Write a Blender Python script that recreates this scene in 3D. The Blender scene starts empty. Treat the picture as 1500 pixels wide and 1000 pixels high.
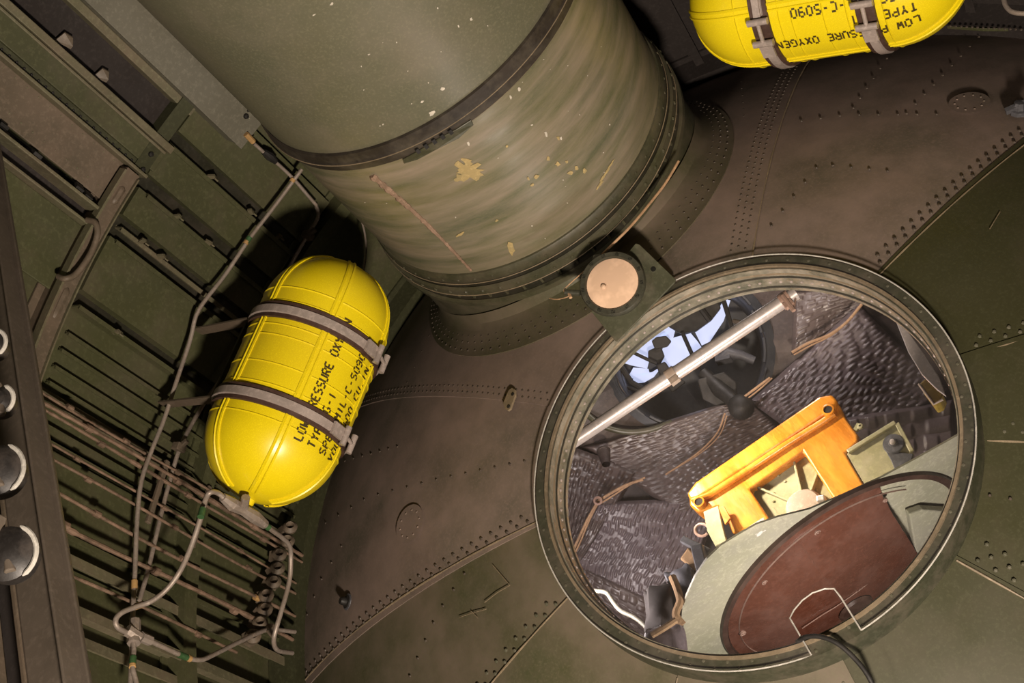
import bpy, bmesh, math, random
import numpy as np
from mathutils import Vector, Matrix
random.seed(7)
PI = math.pi
C = bpy.context.scene.collection
SC = bpy.context.scene

# ------------------------------------------------------------------ camera
# World: X = aircraft right, Y = forward, Z = up, metres, ground at z = 0.
R = np.array([[0.78882621, 0.60528764, 0.10667747],
              [0.47800435, -0.49507594, -0.72554232],
              [-0.38634835, 0.62331909, -0.679859]])
FPX = 1700.0
EYE = np.array([0.0, 0.0, 1.5])
cam_d = bpy.data.cameras.new('camera')
cam = bpy.data.objects.new('camera', cam_d)
C.objects.link(cam)
cam_d.sensor_width = 36.0
cam_d.lens = 36.0 * FPX / 1500.0
cam_d.clip_start = 0.02
m4 = Matrix([list(R[0]) + [0.0], list(R[1]) + [0.0], list(R[2]) + [1.5], [0, 0, 0, 1]])
cam.matrix_world = m4
SC.camera = cam

# ------------------------------------------------------------------ world, lights, exposure
SC.view_settings.view_transform = 'Standard'
SC.view_settings.look = 'None'
SC.view_settings.gamma = 1.0
SC.view_settings.use_curve_mapping = False
SC.view_settings.exposure = 0.92
w = bpy.data.worlds.new('hangar_dimness')
SC.world = w
w.use_nodes = True
w.node_tree.nodes['Background'].inputs[0].default_value = (0.55, 0.45, 0.38, 1)
w.node_tree.nodes['Background'].inputs[1].default_value = 0.05


def area(name, loc, target, size, power, col):
    d = bpy.data.lights.new(name, 'AREA')
    d.shape = 'DISK'; d.size = size; d.energy = power; d.color = col
    o = bpy.data.objects.new(name, d); C.objects.link(o)
    o.location = loc
    o.rotation_euler = (Vector(target) - Vector(loc)).to_track_quat('-Z', 'Y').to_euler()
    return o


area('hangar_work_lamp', (-0.32, 0.50, 0.70), (-0.25, 2.1, 3.3), 0.20, 66, (1.0, 0.84, 0.69))
area('added_side_fill', (-2.4, -1.5, 0.3), (0.3, 2.1, 3.4), 0.5, 30, (1.0, 0.84, 0.70))  # unseen side light, added; no known source there
o = area('cabin_work_lamp', (-0.30, 2.36, 3.50), (0.03, 2.80, 3.02), 0.08, 1.4, (1.0, 0.84, 0.62)); o.data.spread = math.radians(62)
area('cabin_low_fill', (-0.10, 2.48, 2.22), (-0.1, 2.85, 2.9), 0.15, 4.5, (1.0, 0.90, 0.84))  # unseen fill added to brighten the underside of the turret plate
area('cabin_top_fill', (0.30, 2.50, 3.85), (0.0, 3.3, 3.0), 0.15, 2.0, (1.0, 0.88, 0.84))  # added unseen light that fills the cabin from above
area('cabin_side_fill', (-0.62, 2.50, 3.05), (0.1, 3.2, 3.2), 0.2, 3.2, (1.0, 0.88, 0.86))  # added unseen light that fills the cabin from its left

AZ = 1.42 + 1.5          # fuselage axis height
RF = 1.45                # fuselage inner radius
RIM = 2.52               # y of the bulkhead rim
Y0 = 2.02                # y of the bulkhead apex
RR = (RF ** 2 + 0.5 ** 2) / (2 * 0.5)
HX, HZ = -0.02, 1.294 + 1.5   # hatch centre
TX, TZ, TR = -0.01, 2.408 + 1.5, 0.43   # crew tunnel axis and radius


# ------------------------------------------------------------------ placement helpers: a sight line meets a real surface
def ray(px, py):
    return R @ np.array([px - 750.0, 500.0 - py, -FPX])


def on_y(px, py, y):
    d = ray(px, py)
    return Vector(EYE + d * (y / d[1]))


def on_x(px, py, x):
    d = ray(px, py)
    return Vector(EYE + d * (x / d[0]))


def on_z(px, py, z):
    d = ray(px, py)
    return Vector(EYE + d * ((z - 1.5) / d[2]))


def on_skin(px, py, r=RF):
    d = ray(px, py); c = AZ - 1.5
    a = d[0] ** 2 + d[2] ** 2; b = -2 * d[2] * c; k = c * c - r * r
    t = (-b + math.sqrt(max(b * b - 4 * a * k, 0))) / 2 / a
    return Vector(EYE + d * t)


def on_dome(px, py, off=0.0):
    d = ray(px, py); c = np.array([0, Y0 + RR, AZ - 1.5]); r = RR + off
    a = d @ d; b = -2 * d @ c; k = c @ c - r * r
    t = (-b - math.sqrt(max(b * b - 4 * a * k, 0))) / 2 / a
    return Vector(EYE + d * t)


def on_tunnel(px, py, r=TR):
    d = ray(px, py); zc = TZ - 1.5
    a = d[0] ** 2 + d[2] ** 2; b = -2 * (d[2] * zc + d[0] * TX); k = zc * zc + TX * TX - r * r
    t = (-b - math.sqrt(max(b * b - 4 * a * k, 0))) / 2 / a
    return Vector(EYE + d * t)


def on_plane(px, py, p, n):
    d = Vector(ray(px, py)); e = Vector(EYE)
    return e + d * ((p - e).dot(n) / d.dot(n))


def dome_y(x, z):
    r2 = x * x + (z - AZ) ** 2
    return Y0 + RR - math.sqrt(max(RR * RR - r2, 0.01))


def dome_n(p):
    return (p - Vector((0, Y0 + RR, AZ))).normalized()


def skin_pt(th, y, r):                  # th = degrees from straight up towards the left side
    t = math.radians(th)
    return Vector((-r * math.sin(t), y, AZ + r * math.cos(t)))


# ------------------------------------------------------------------ materials
def new_mat(name):
    m = bpy.data.materials.new(name); m.use_nodes = True
    nt = m.node_tree
    return m, nt, nt.nodes['Principled BSDF']


def col4(c):
    return (c[0], c[1], c[2], 1.0)


def paint(name, base, var=None, dust=None, dust_amt=0.0, rough=0.5, metal=0.0, scale=3.0, bump=0.1,
          chips=None, chip_level=0.72, chip_scale=40, stretch=(1, 1, 1), coord='Object', spec=0.4, fine=90):
    m, nt, bs = new_mat(name)
    N = nt.nodes; L = nt.links
    tc = N.new('ShaderNodeTexCoord'); mp = N.new('ShaderNodeMapping')
    mp.inputs['Scale'].default_value = stretch
    L.new(tc.outputs[coord], mp.inputs[0])
    def noise(s, det=5, ro=0.55, src=mp.outputs[0]):
        n = N.new('ShaderNodeTexNoise'); n.inputs['Scale'].default_value = s
        n.inputs['Detail'].default_value = det; n.inputs['Roughness'].default_value = ro
        L.new(src, n.inputs['Vector']); return n.outputs['Fac']
    def ramp(f, a, b, ca=(0, 0, 0), cb=(1, 1, 1)):
        r = N.new('ShaderNodeValToRGB'); r.color_ramp.elements[0].position = a; r.color_ramp.elements[1].position = b
        r.color_ramp.elements[0].color = col4(ca); r.color_ramp.elements[1].color = col4(cb)
        L.new(f, r.inputs[0]); return r.outputs[0]
    def mix(f, a, b):
        x = N.new('ShaderNodeMix'); x.data_type = 'RGBA'
        if isinstance(f, float): x.inputs[0].default_value = f
        else: L.new(f, x.inputs[0])
        for s, v in ((6, a), (7, b)):
            if isinstance(v, tuple): x.inputs[s].default_value = col4(v)
            else: L.new(v, x.inputs[s])
        return x.outputs[2]
    if var is None: var = tuple(v * 0.75 for v in base)
    c = mix(ramp(noise(scale), 0.35, 0.68), base, var)
    if dust:
        lo = 0.75 - dust_amt * 0.5
        c = mix(ramp(noise(scale * 1.7, 8, 0.65), lo - 0.2, lo + 0.2), c, dust)
    c = mix(ramp(noise(fine, 3, 0.7), 0.5, 0.9), c, tuple(min(1, v * 1.5 + 0.01) for v in base))
    if chips:
        c = mix(ramp(noise(chip_scale, 4, 0.6), chip_level, chip_level + 0.02), c, chips)
    L.new(c, bs.inputs['Base Color'])
    bs.inputs['Metallic'].default_value = metal
    bs.inputs['Specular IOR Level'].default_value = spec
    rr = ramp(noise(scale * 2.3), 0.3, 0.7, (max(0, rough - 0.1),) * 3, (min(1, rough + 0.12),) * 3)
    L.new(rr, bs.inputs['Roughness'])
    if bump:
        b = N.new('ShaderNodeBump'); b.inputs['Strength'].default_value = bump; b.inputs['Distance'].default_value = 0.004
        L.new(noise(scale * 6, 6, 0.6), b.inputs['Height']); L.new(b.outputs[0], bs.inputs['Normal'])
    return m


OLIVE = (0.060, 0.062, 0.028)
DUST = (0.165, 0.118, 0.088)
M = {}
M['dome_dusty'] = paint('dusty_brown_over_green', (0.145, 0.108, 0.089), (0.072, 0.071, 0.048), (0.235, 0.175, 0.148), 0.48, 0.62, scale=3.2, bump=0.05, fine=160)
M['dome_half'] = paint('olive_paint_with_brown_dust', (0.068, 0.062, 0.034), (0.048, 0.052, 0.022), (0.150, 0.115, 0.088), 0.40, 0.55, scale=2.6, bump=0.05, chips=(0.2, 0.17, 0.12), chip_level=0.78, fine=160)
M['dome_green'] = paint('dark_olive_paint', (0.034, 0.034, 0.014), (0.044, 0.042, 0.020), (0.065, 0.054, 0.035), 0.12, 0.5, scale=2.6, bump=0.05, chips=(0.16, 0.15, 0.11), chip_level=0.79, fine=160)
M['rivet'] = paint('rivet_heads', (0.060, 0.046, 0.034), None, (0.11, 0.085, 0.065), 0.2, 0.6, scale=8)
M['rivet_green'] = paint('green_rivet_heads', (0.060, 0.060, 0.036), None, (0.13, 0.12, 0.09), 0.35, 0.38, scale=12)
M['tunnel'] = paint('olive_tunnel_paint', (0.112, 0.105, 0.066), (0.088, 0.090, 0.058), (0.155, 0.135, 0.10), 0.2, 0.42, scale=2.5, bump=0.05, spec=0.55, chips=(0.5, 0.48, 0.4), chip_level=0.80, fine=180)
M['tunnel_low'] = paint('dust_streaked_tunnel_paint', (0.118, 0.112, 0.055), (0.086, 0.090, 0.054), (0.27, 0.215, 0.165), 0.36, 0.42, scale=2.0, bump=0.05, stretch=(0.9, 6, 0.9), coord='UV', spec=0.5, fine=120)
M['band'] = paint('dark_band_rubber', (0.020, 0.016, 0.012), (0.034, 0.026, 0.019), (0.10, 0.085, 0.06), 0.15, 0.55, scale=9)
M['ring'] = paint('olive_ring_paint', (0.050, 0.050, 0.026), (0.036, 0.036, 0.020), (0.11, 0.09, 0.062), 0.25, 0.42, scale=6, spec=0.6)
M['ring_dark'] = paint('dark_groove_and_shade', (0.020, 0.019, 0.011), None, (0.05, 0.04, 0.03), 0.2, 0.5, scale=6)  # dark groove colour; also paints the shade between wall panels
M['green'] = paint('green_wall_paint', (0.062, 0.064, 0.028), (0.048, 0.050, 0.022), (0.10, 0.08, 0.055), 0.12, 0.55, scale=3)
M['green_dark'] = paint('dark_green_paint', (0.040, 0.042, 0.018), (0.030, 0.031, 0.014), None, 0, 0.6, scale=3)  # darker green tone for frames, rails and rim
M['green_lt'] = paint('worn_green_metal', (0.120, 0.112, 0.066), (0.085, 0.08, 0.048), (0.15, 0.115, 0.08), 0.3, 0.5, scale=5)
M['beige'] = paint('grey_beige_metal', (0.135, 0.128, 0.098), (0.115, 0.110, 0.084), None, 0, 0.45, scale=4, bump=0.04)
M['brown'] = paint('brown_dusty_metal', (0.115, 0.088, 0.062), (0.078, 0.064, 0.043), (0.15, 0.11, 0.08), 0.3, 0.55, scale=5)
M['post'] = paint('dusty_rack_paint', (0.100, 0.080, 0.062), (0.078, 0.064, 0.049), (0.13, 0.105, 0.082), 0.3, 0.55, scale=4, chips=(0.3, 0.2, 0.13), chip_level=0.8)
M['void'] = paint('matte_dark_and_shade', (0.022, 0.017, 0.015), None, None, 0, 0.8, scale=4)  # matte near-black; also stands in for shade on right wall and recesses
M['steel'] = paint('dull_tube_steel', (0.33, 0.28, 0.24), (0.24, 0.20, 0.17), (0.30, 0.23, 0.17), 0.2, 0.45, metal=0.35, scale=14)
M['copper'] = paint('rusty_tube', (0.15, 0.098, 0.066), (0.08, 0.060, 0.042), (0.36, 0.24, 0.17), 0.36, 0.5, metal=0.2, scale=16, bump=0.5)
M['tape_g'] = paint('green_tape', (0.04, 0.10, 0.035), None, None, 0, 0.5, scale=20)
M['tape_y'] = paint('tan_tape', (0.42, 0.26, 0.10), (0.3, 0.18, 0.08), None, 0, 0.5, scale=20)
M['yellow'] = paint('yellow_bottle_enamel', (0.72, 0.57, 0.006), (0.68, 0.53, 0.005), (0.62, 0.43, 0.01), 0.05, 0.33, scale=1.5, bump=0.02, spec=0.5, fine=500)
M['ink'] = paint('black_stencil_ink', (0.030, 0.020, 0.004), (0.09, 0.06, 0.004), None, 0, 0.55, scale=60, bump=0)
M['strap'] = paint('brown_strap_webbing', (0.050, 0.024, 0.016), None, (0.10, 0.06, 0.045), 0.2, 0.6, scale=14)
M['strap_m'] = paint('dull_strap_metal', (0.36, 0.30, 0.27), (0.26, 0.22, 0.195), None, 0, 0.38, metal=0.15, scale=12)
M['shackle'] = paint('dark_shackle_grey', (0.015, 0.013, 0.012), None, (0.09, 0.075, 0.065), 0.15, 0.5, scale=12)
M['black'] = paint('black_metal', (0.012, 0.011, 0.010), None, (0.04, 0.036, 0.032), 0.1, 0.6, scale=8)
M['lamp_ring'] = paint('lamp_ring_paint', (0.038, 0.038, 0.025), (0.03, 0.03, 0.02), (0.08, 0.07, 0.05), 0.15, 0.45, scale=12)
M['mark'] = paint('black_marks', (0.006, 0.006, 0.004), None, None, 0, 0.5)
M['lens'] = paint('frosted_pink_lens', (0.56, 0.39, 0.275), (0.62, 0.43, 0.29), None, 0, 0.35, scale=5, bump=0.03, fine=20)
M['plate'] = paint('lamp_plate_paint', (0.060, 0.062, 0.036), None, (0.13, 0.11, 0.08), 0.15, 0.5, scale=9)
M['coam'] = paint('dusty_light_olive_sleeve', (0.11, 0.108, 0.074), (0.062, 0.064, 0.042), (0.38, 0.33, 0.26), 0.34, 0.45, scale=14, bump=0.2)
M['coam_dark'] = paint('dark_flange_paint', (0.040, 0.042, 0.025), (0.028, 0.030, 0.018), (0.12, 0.10, 0.075), 0.22, 0.42, scale=10, chips=(0.2, 0.18, 0.14), chip_level=0.76)
M['seal'] = paint('tan_seal_and_highlight', (0.20, 0.155, 0.10), (0.14, 0.11, 0.07), None, 0, 0.5, scale=16)
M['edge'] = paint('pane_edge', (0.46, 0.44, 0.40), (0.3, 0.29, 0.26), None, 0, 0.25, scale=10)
M['white_tube'] = paint('brushed_aluminium', (0.52, 0.47, 0.45), (0.46, 0.41, 0.39), None, 0, 0.36, metal=0.4, scale=6, bump=0.02)
M['quilt'] = paint('quilted_vinyl', (0.115, 0.090, 0.096), (0.085, 0.066, 0.070), (0.15, 0.115, 0.11), 0.25, 0.42, scale=5, bump=0.25, spec=0.75)
M['quilt_b'] = paint('brown_quilted_vinyl', (0.085, 0.062, 0.056), (0.055, 0.040, 0.036), (0.12, 0.09, 0.08), 0.3, 0.42, scale=5, bump=0.25, spec=0.7)
M['cord'] = paint('tan_cord', (0.40, 0.25, 0.14), (0.27, 0.165, 0.095), None, 0, 0.6, scale=25)
M['cabin'] = paint('dark_cabin_lining', (0.050, 0.036, 0.032), (0.030, 0.023, 0.021), (0.10, 0.075, 0.062), 0.25, 0.6, scale=4, bump=0.5)
M['nose'] = paint('dark_turret_well_paint', (0.020, 0.022, 0.026), None, (0.05, 0.05, 0.05), 0.2, 0.5, scale=5)
M['turret_plate'] = paint('grey_green_plate', (0.40, 0.38, 0.27), (0.30, 0.30, 0.20), (0.34, 0.32, 0.27), 0.25, 0.42, scale=4, bump=0.03, chips=(0.72, 0.68, 0.62), chip_level=0.715, chip_scale=16)
M['phenolic'] = paint('brown_phenolic', (0.105, 0.034, 0.018), (0.080, 0.028, 0.016), (0.17, 0.085, 0.062), 0.2, 0.24, scale=6, bump=0.05, spec=0.7)
M['phen_dark'] = paint('dark_brown_rim', (0.050, 0.026, 0.018), None, (0.11, 0.065, 0.045), 0.3, 0.4, scale=9)
M['washer'] = paint('pinkish_washer', (0.34, 0.22, 0.17), None, None, 0, 0.35, scale=9)
M['orange'] = paint('varnished_orange_wood', (0.66, 0.25, 0.022), (0.50, 0.155, 0.012), (0.80, 0.36, 0.05), 0.25, 0.25, scale=3, bump=0.03, spec=0.6, stretch=(5, 5, 1.2), fine=30)
M['pale'] = paint('pale_primer_bracket', (0.30, 0.285, 0.155), (0.24, 0.23, 0.12), (0.42, 0.37, 0.26), 0.25, 0.45, scale=9, chips=(0.14, 0.10, 0.06), chip_level=0.73)
M['cream'] = paint('cream_boss', (0.38, 0.30, 0.24), (0.32, 0.25, 0.2), None, 0, 0.4, scale=12)
M['dkgrey'] = paint('dark_grey_metal', (0.085, 0.085, 0.095), (0.05, 0.05, 0.055), None, 0, 0.5, scale=8)
M['foam'] = paint('tan_foam', (0.33, 0.21, 0.11), (0.26, 0.16, 0.08), None, 0, 0.9, scale=14)
M['brass'] = paint('yellow_brass_box', (0.32, 0.22, 0.035), (0.22, 0.14, 0.02), None, 0, 0.35, metal=0.3, scale=10)
M['sealant'] = paint('pinkish_sealant', (0.24, 0.155, 0.105), (0.17, 0.115, 0.075), (0.32, 0.22, 0.16), 0.2, 0.8, scale=30, bump=0.8)
M['primer'] = paint('yellow_primer', (0.34, 0.255, 0.11), (0.26, 0.21, 0.10), None, 0, 0.55, scale=30)
M['chip'] = paint('pale_bare_chip', (0.52, 0.48, 0.40), None, None, 0, 0.4, scale=30)
M['concrete'] = paint('hangar_concrete', (0.30, 0.28, 0.25), (0.24, 0.22, 0.2), None, 0, 0.8, scale=1.5)

# frosted daylight panes of the upper dome
m, nt, bs = new_mat('daylight_pane'); M['sky'] = m
bs.inputs['Base Color'].default_value = (0.3, 0.35, 0.5, 1)
bs.inputs['Emission Color'].default_value = (0.50, 0.56, 0.82, 1)
bs.inputs['Emission Strength'].default_value = 0.52
# clear acrylic pane
m = bpy.data.materials.new('clear_acrylic'); m.use_nodes = True; M['acrylic'] = m
nt = m.node_tree; N = nt.nodes; L = nt.links
N.remove(N['Principled BSDF'])
tr = N.new('ShaderNodeBsdfTransparent'); gl = N.new('ShaderNodeBsdfGlossy'); df = N.new('ShaderNodeBsdfDiffuse')
tr.inputs[0].default_value = (0.97, 0.965, 0.96, 1)
gl.inputs['Roughness'].default_value = 0.04
df.inputs[0].default_value = (0.62, 0.56, 0.55, 1)
lw = N.new('ShaderNodeLayerWeight'); lw.inputs[0].default_value = 0.3
fp = N.new('ShaderNodeMath'); fp.operation = 'POWER'; fp.inputs[1].default_value = 3.0; L.new(lw.outputs['Facing'], fp.inputs[0])
fr = N.new('ShaderNodeMath'); fr.operation = 'MULTIPLY_ADD'; fr.inputs[1].default_value = 0.4; fr.inputs[2].default_value = 0.035; L.new(fp.outputs[0], fr.inputs[0])
tc = N.new('ShaderNodeTexCoord'); nz = N.new('ShaderNodeTexNoise'); nz.inputs['Scale'].default_value = 5; nz.inputs['Detail'].default_value = 6
L.new(tc.outputs['Object'], nz.inputs[0])
rp = N.new('ShaderNodeMapRange'); rp.inputs[1].default_value = 0.35; rp.inputs[2].default_value = 0.75
rp.inputs[3].default_value = 0.006; rp.inputs[4].default_value = 0.045
L.new(nz.outputs[0], rp.inputs[0])
m1 = N.new('ShaderNodeMixShader'); m2 = N.new('ShaderNodeMixShader')
L.new(rp.outputs[0], m1.inputs[0]); L.new(tr.outputs[0], m1.inputs[1]); L.new(df.outputs[0], m1.inputs[2])
L.new(fr.outputs[0], m2.inputs[0]); L.new(m1.outputs[0], m2.inputs[1]); L.new(gl.outputs[0], m2.inputs[2])
L.new(m2.outputs[0], N['Material Output'].inputs[0])


# ------------------------------------------------------------------ mesh builder
class MB:
    def __init__(s): s.v = []; s.f = []; s.uv = {}
    def add(s, vs, fs):
        o = len(s.v); s.v += [tuple(v) for v in vs]; s.f += [tuple(i + o for i in f) for f in fs]; return o
    def box(s, c, sx, sy, sz, rot=None, taper=1.0):
        vs = []
        for z in (-1, 1):
            k = taper if z > 0 else 1.0
            for x, y in ((-1, -1), (1, -1), (1, 1), (-1, 1)):
                p = Vector((x * sx / 2 * k, y * sy / 2 * k, z * sz / 2))
                if rot is not None: p = rot @ p
                vs.append(Vector(c) + p)
        s.add(vs, [(3, 2, 1, 0), (4, 5, 6, 7), (0, 1, 5, 4), (1, 2, 6, 5), (2, 3, 7, 6), (3, 0, 4, 7)])
        return s
    def bar(s, a, b, wd, ht, up=Vector((0, 0, 1))):
        a = Vector(a); b = Vector(b); z = (b - a); ln = z.length; z.normalize()
        x = up.cross(z)
        if x.length < 1e-4: x = Vector((1, 0, 0)).cross(z)
        x.normalize(); y = z.cross(x)
        return s.box((a + b) / 2, wd, ht, ln, Matrix((x, y, z)).transposed())
    def prism(s, poly, d):                       # polygon of Vectors extruded along vector d
        n = len(poly); s.add(list(poly) + [p + d for p in poly],
                             [tuple(range(n)), tuple(range(2 * n - 1, n - 1, -1))] + [(i, (i + 1) % n + 0, (i + 1) % n + n, i + n)[::-1] for i in range(n)])
        return s
    def tube(s, pts, r, n=10, cap=True):
        pts = [Vector(p) for p in pts]; vs = []; fs = []
        rs = r if isinstance(r, (list, tuple)) else [r] * len(pts)
        t = (pts[1] - pts[0]).normalized()
        u = t.orthogonal().normalized()
        for i, p in enumerate(pts):
            if i == 0: t = pts[1] - pts[0]
            elif i == len(pts) - 1: t = pts[-1] - pts[-2]
            else: t = pts[i + 1] - pts[i - 1]
            t.normalize(); u = (u - t * u.dot(t))
            if u.length < 1e-6: u = t.orthogonal()
            u.normalize(); w_ = t.cross(u)
            for k in range(n):
                a = 2 * PI * k / n
                vs.append(p + (u * math.cos(a) + w_ * math.sin(a)) * rs[i])
        for i in range(len(pts) - 1):
            for k in range(n):
                fs.append((i * n + k, i * n + (k + 1) % n, (i + 1) * n + (k + 1) % n, (i + 1) * n + k))
        if cap:
            fs.append(tuple(range(n - 1, -1, -1))); fs.append(tuple((len(pts) - 1) * n + k for k in range(n)))
        s.add(vs, fs); return s
    def lathe(s, prof, o, ax, n=64, a0=0, a1=2 * PI, ref=None):   # prof: (radius, height along ax)
        o = Vector(o); ax = Vector(ax).normalized()
        u = (Vector(ref) if ref is not None else ax.orthogonal()); u = (u - ax * u.dot(ax)).normalized(); w_ = ax.cross(u)
        full = abs(a1 - a0 - 2 * PI) < 1e-6; m_ = n if full else n + 1
        vs = []
        for (r, h) in prof:
            for k in range(m_):
                a = a0 + (a1 - a0) * k / n
                vs.append(o + ax * h + (u * math.cos(a) + w_ * math.sin(a)) * r)
        fs = []
        for i in range(len(prof) - 1):
            for k in range(n):
                k2 = (k + 1) % m_
                fs.append((i * m_ + k, i * m_ + k2, (i + 1) * m_ + k2, (i + 1) * m_ + k))
        s.add(vs, fs); return s
    def rivet(s, p, n, r=0.004, h=0.003):
        h *= .7
        n = Vector(n).normalized(); u = n.orthogonal().normalized(); w_ = n.cross(u); p = Vector(p)
        vs = [p + (u * math.cos(a) + w_ * math.sin(a)) * r - n * 0.001 for a in (k * PI / 3 for k in range(6))]
        vs += [p + (u * math.cos(a) + w_ * math.sin(a)) * r * 0.7 + n * h * 0.75 for a in (k * PI / 3 for k in range(6))]
        vs.append(p + n * h)
        s.add(vs, [(k, (k + 1) % 6, (k + 1) % 6 + 6, k + 6) for k in range(6)] + [(k + 6, (k + 1) % 6 + 6, 12) for k in range(6)])
        return s
    def grid(s, fn, nu, nv):
        vs = [fn(i / nu, j / nv) for j in range(nv + 1) for i in range(nu + 1)]
        fs = [(j * (nu + 1) + i, j * (nu + 1) + i + 1, (j + 1) * (nu + 1) + i + 1, (j + 1) * (nu + 1) + i) for j in range(nv) for i in range(nu)]
        s.add(vs, fs); return s
    def build(s, name, mat, parent=None, smooth=False, bevel=0, kind=None, fix=True, loc=None):
        me = bpy.data.meshes.new(name)
        vs = s.v
        if loc is not None: vs = [tuple(Vector(v) - Vector(loc)) for v in vs]
        me.from_pydata(vs, [], s.f)
        if fix:
            bm = bmesh.new(); bm.from_mesh(me); bmesh.ops.recalc_face_normals(bm, faces=bm.faces)
            if smooth:
                for f in bm.faces: f.smooth = True
                for e in bm.edges:
                    if len(e.link_faces) == 2 and e.calc_face_angle(0) > math.radians(38): e.smooth = False
            bm.to_mesh(me); bm.free()
        me.materials.append(mat)
        o = bpy.data.objects.new(name, me); C.objects.link(o)
        if loc is not None: o.location = loc
        if parent is not None: o.parent = parent
        if bevel:
            b = o.modifiers.new('bevel', 'BEVEL'); b.width = bevel; b.segments = 2; b.limit_method = 'ANGLE'
        if kind: o['kind'] = kind
        return o


def thing(name, label, cat, group=None):
    o = bpy.data.objects.new(name, None); C.objects.link(o)
    o['label'] = label; o['category'] = cat
    if group: o['group'] = group
    return o


def tag(o, label, cat, group=None):
    o['label'] = label; o['category'] = cat
    if group: o['group'] = group
    return o


def struct(o):
    o['kind'] = 'structure'; return o


def smooth_path(pts, k=6):
    pts = [Vector(p) for p in pts]
    if len(pts) < 3: return pts
    out = []
    P = [pts[0] * 2 - pts[1]] + pts + [pts[-1] * 2 - pts[-2]]
    for i in range(1, len(P) - 2):
        for j in range(k):
            t = j / k
            a, b, c, d = P[i - 1], P[i], P[i + 1], P[i + 2]
            out.append(0.5 * ((2 * b) + (c - a) * t + (2 * a - 5 * b + 4 * c - d) * t * t + (3 * b - 3 * c + d - a) * t ** 3))
    out.append(pts[-1]); return out


# ================================================================== SETTING
# fuselage skins (open underneath: the bay doors are open)
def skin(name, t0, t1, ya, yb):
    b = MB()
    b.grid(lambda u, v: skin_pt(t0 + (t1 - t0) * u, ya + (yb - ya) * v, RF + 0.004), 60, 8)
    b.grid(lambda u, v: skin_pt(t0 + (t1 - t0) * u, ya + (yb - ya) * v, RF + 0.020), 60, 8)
    return struct(b.build(name, M['green' if name == 'wall_left' else 'void'], smooth=True))  # right wall and ceiling near-black: their unlit look is put into the colour


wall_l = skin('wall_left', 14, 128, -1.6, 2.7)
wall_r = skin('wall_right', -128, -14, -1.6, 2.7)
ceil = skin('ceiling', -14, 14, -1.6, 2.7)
gb = MB(); gb.box((0, 0, -0.05), 16, 16, 0.1)
struct(gb.build('floor', M['concrete']))
bb = MB(); bb.lathe([(0.44, 0), (RF + 0.02, 0), (RF + 0.02, 0.03), (0.44, 0.03)], (0, -1.6, AZ), (0, -1, 0), 64)
struct(bb.build('wall_back', M['green_dark']))

# ---- left wall: frames, stringers, plates
def ring_seg(b, t0, t1, ya, yb, ra, rb, n=40):
    prof = [(ra, ya), (rb, ya), (rb, yb), (ra, yb), (ra, ya)]
    vs = []; fs = []
    for i in range(n + 1):
        t = t0 + (t1 - t0) * i / n
        for (r, y) in prof[:4]: vs.append(skin_pt(t, y, r))
    for i in range(n):
        for k in range(4):
            fs.append((i * 4 + k, i * 4 + (k + 1) % 4, (i + 1) * 4 + (k + 1) % 4, (i + 1) * 4 + k))
    fs += [(0, 1, 2, 3), tuple(n * 4 + k for k in (3, 2, 1, 0))]
    b.add(vs, fs)


def wall_frame(side, parent, y, t0, t1, depth=0.10, wd=0.05, mat='brown', name='frame'):
    b = MB(); s = side
    ring_seg(b, s * t0, s * t1, y, y + 0.006, RF - depth, RF)                     # web
    ring_seg(b, s * t0, s * t1, y - 0.0, y + wd, RF - depth - 0.004, RF - depth)  # inner cap
    ring_seg(b, s * t0, s * t1, y + wd - 0.006, y + wd, RF - depth, RF - depth + 0.02)
    ring_seg(b, s * t0, s * t1, y - 0.02, y + 0.0, RF - 0.006, RF)                # foot on the skin
    return b.build(name, M[mat], parent)


def stringer(parent, t, ya, yb, h=0.034, wd=1.0, mat='green_lt', side=1, name='stringer', r0=RF):
    b = MB()
    ring_seg(b, side * (t - 0.08), side * (t + 0.08), ya, yb, r0 - h, r0, 1)            # web
    ring_seg(b, side * t, side * (t + wd), ya, yb, r0 - h - 0.003, r0 - h, 1)          # cap pointing down
    ring_seg(b, side * (t - wd * .6), side * t, ya, yb, r0 - 0.004, r0 - 0.001, 1)     # foot
    return b.build(name, M[mat], parent)


def plate_seg(parent, t0, t1, ya, yb, r, mat, th=0.006, name='panel', side=1):
    b = MB(); ring_seg(b, side * t0, side * t1, ya, yb, r, r + th, 4)
    return b.build(name, M[mat], parent)


# frames
fr1 = wall_frame(1, wall_l, 1.40, 34.6, 60, depth=0.062, wd=0.04, mat='brown')
b = MB(); ring_seg(b, 35, 60, 1.392, 1.398, RF - .075, RF - .05); ring_seg(b, 35, 60, 1.436, 1.44, RF - .075, RF - .05)
b.build('frame_lip', M['green_lt'], wall_l)
for (t0, t1) in ((36.5, 38.6), (48.6, 52)):
    b = MB(); b.tube([skin_pt(t0 + (t1 - t0) * k / 8, 1.418, RF - 0.062) for k in range(9)], [0.006] + [0.011] * 7 + [0.006], 8)
    b.build('frame_bead', M['brown'], wall_l, smooth=True)
b = MB()
b.tube(smooth_path([on_skin(x, y, rr_) for x, y, rr_ in ((128, 322, 1.385), (139, 326, 1.36), (143, 340, 1.35), (137, 362, 1.35), (125, 384, 1.35), (110, 402, 1.355), (96, 408, 1.36), (86, 405, 1.385))]), 0.0075, 10)
b.build('grab_loop', M['brown'], wall_l, smooth=True)
wall_frame(1, wall_l, 2.00, 14, 120, depth=0.052, wd=0.045, mat='green')
wall_frame(1, wall_l, 2.42, 16, 120, depth=0.07, wd=0.05, mat='green_dark')
wall_frame(1, wall_l, 1.42, 14, 34, depth=0.045, wd=0.04, mat='green_dark')
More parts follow.
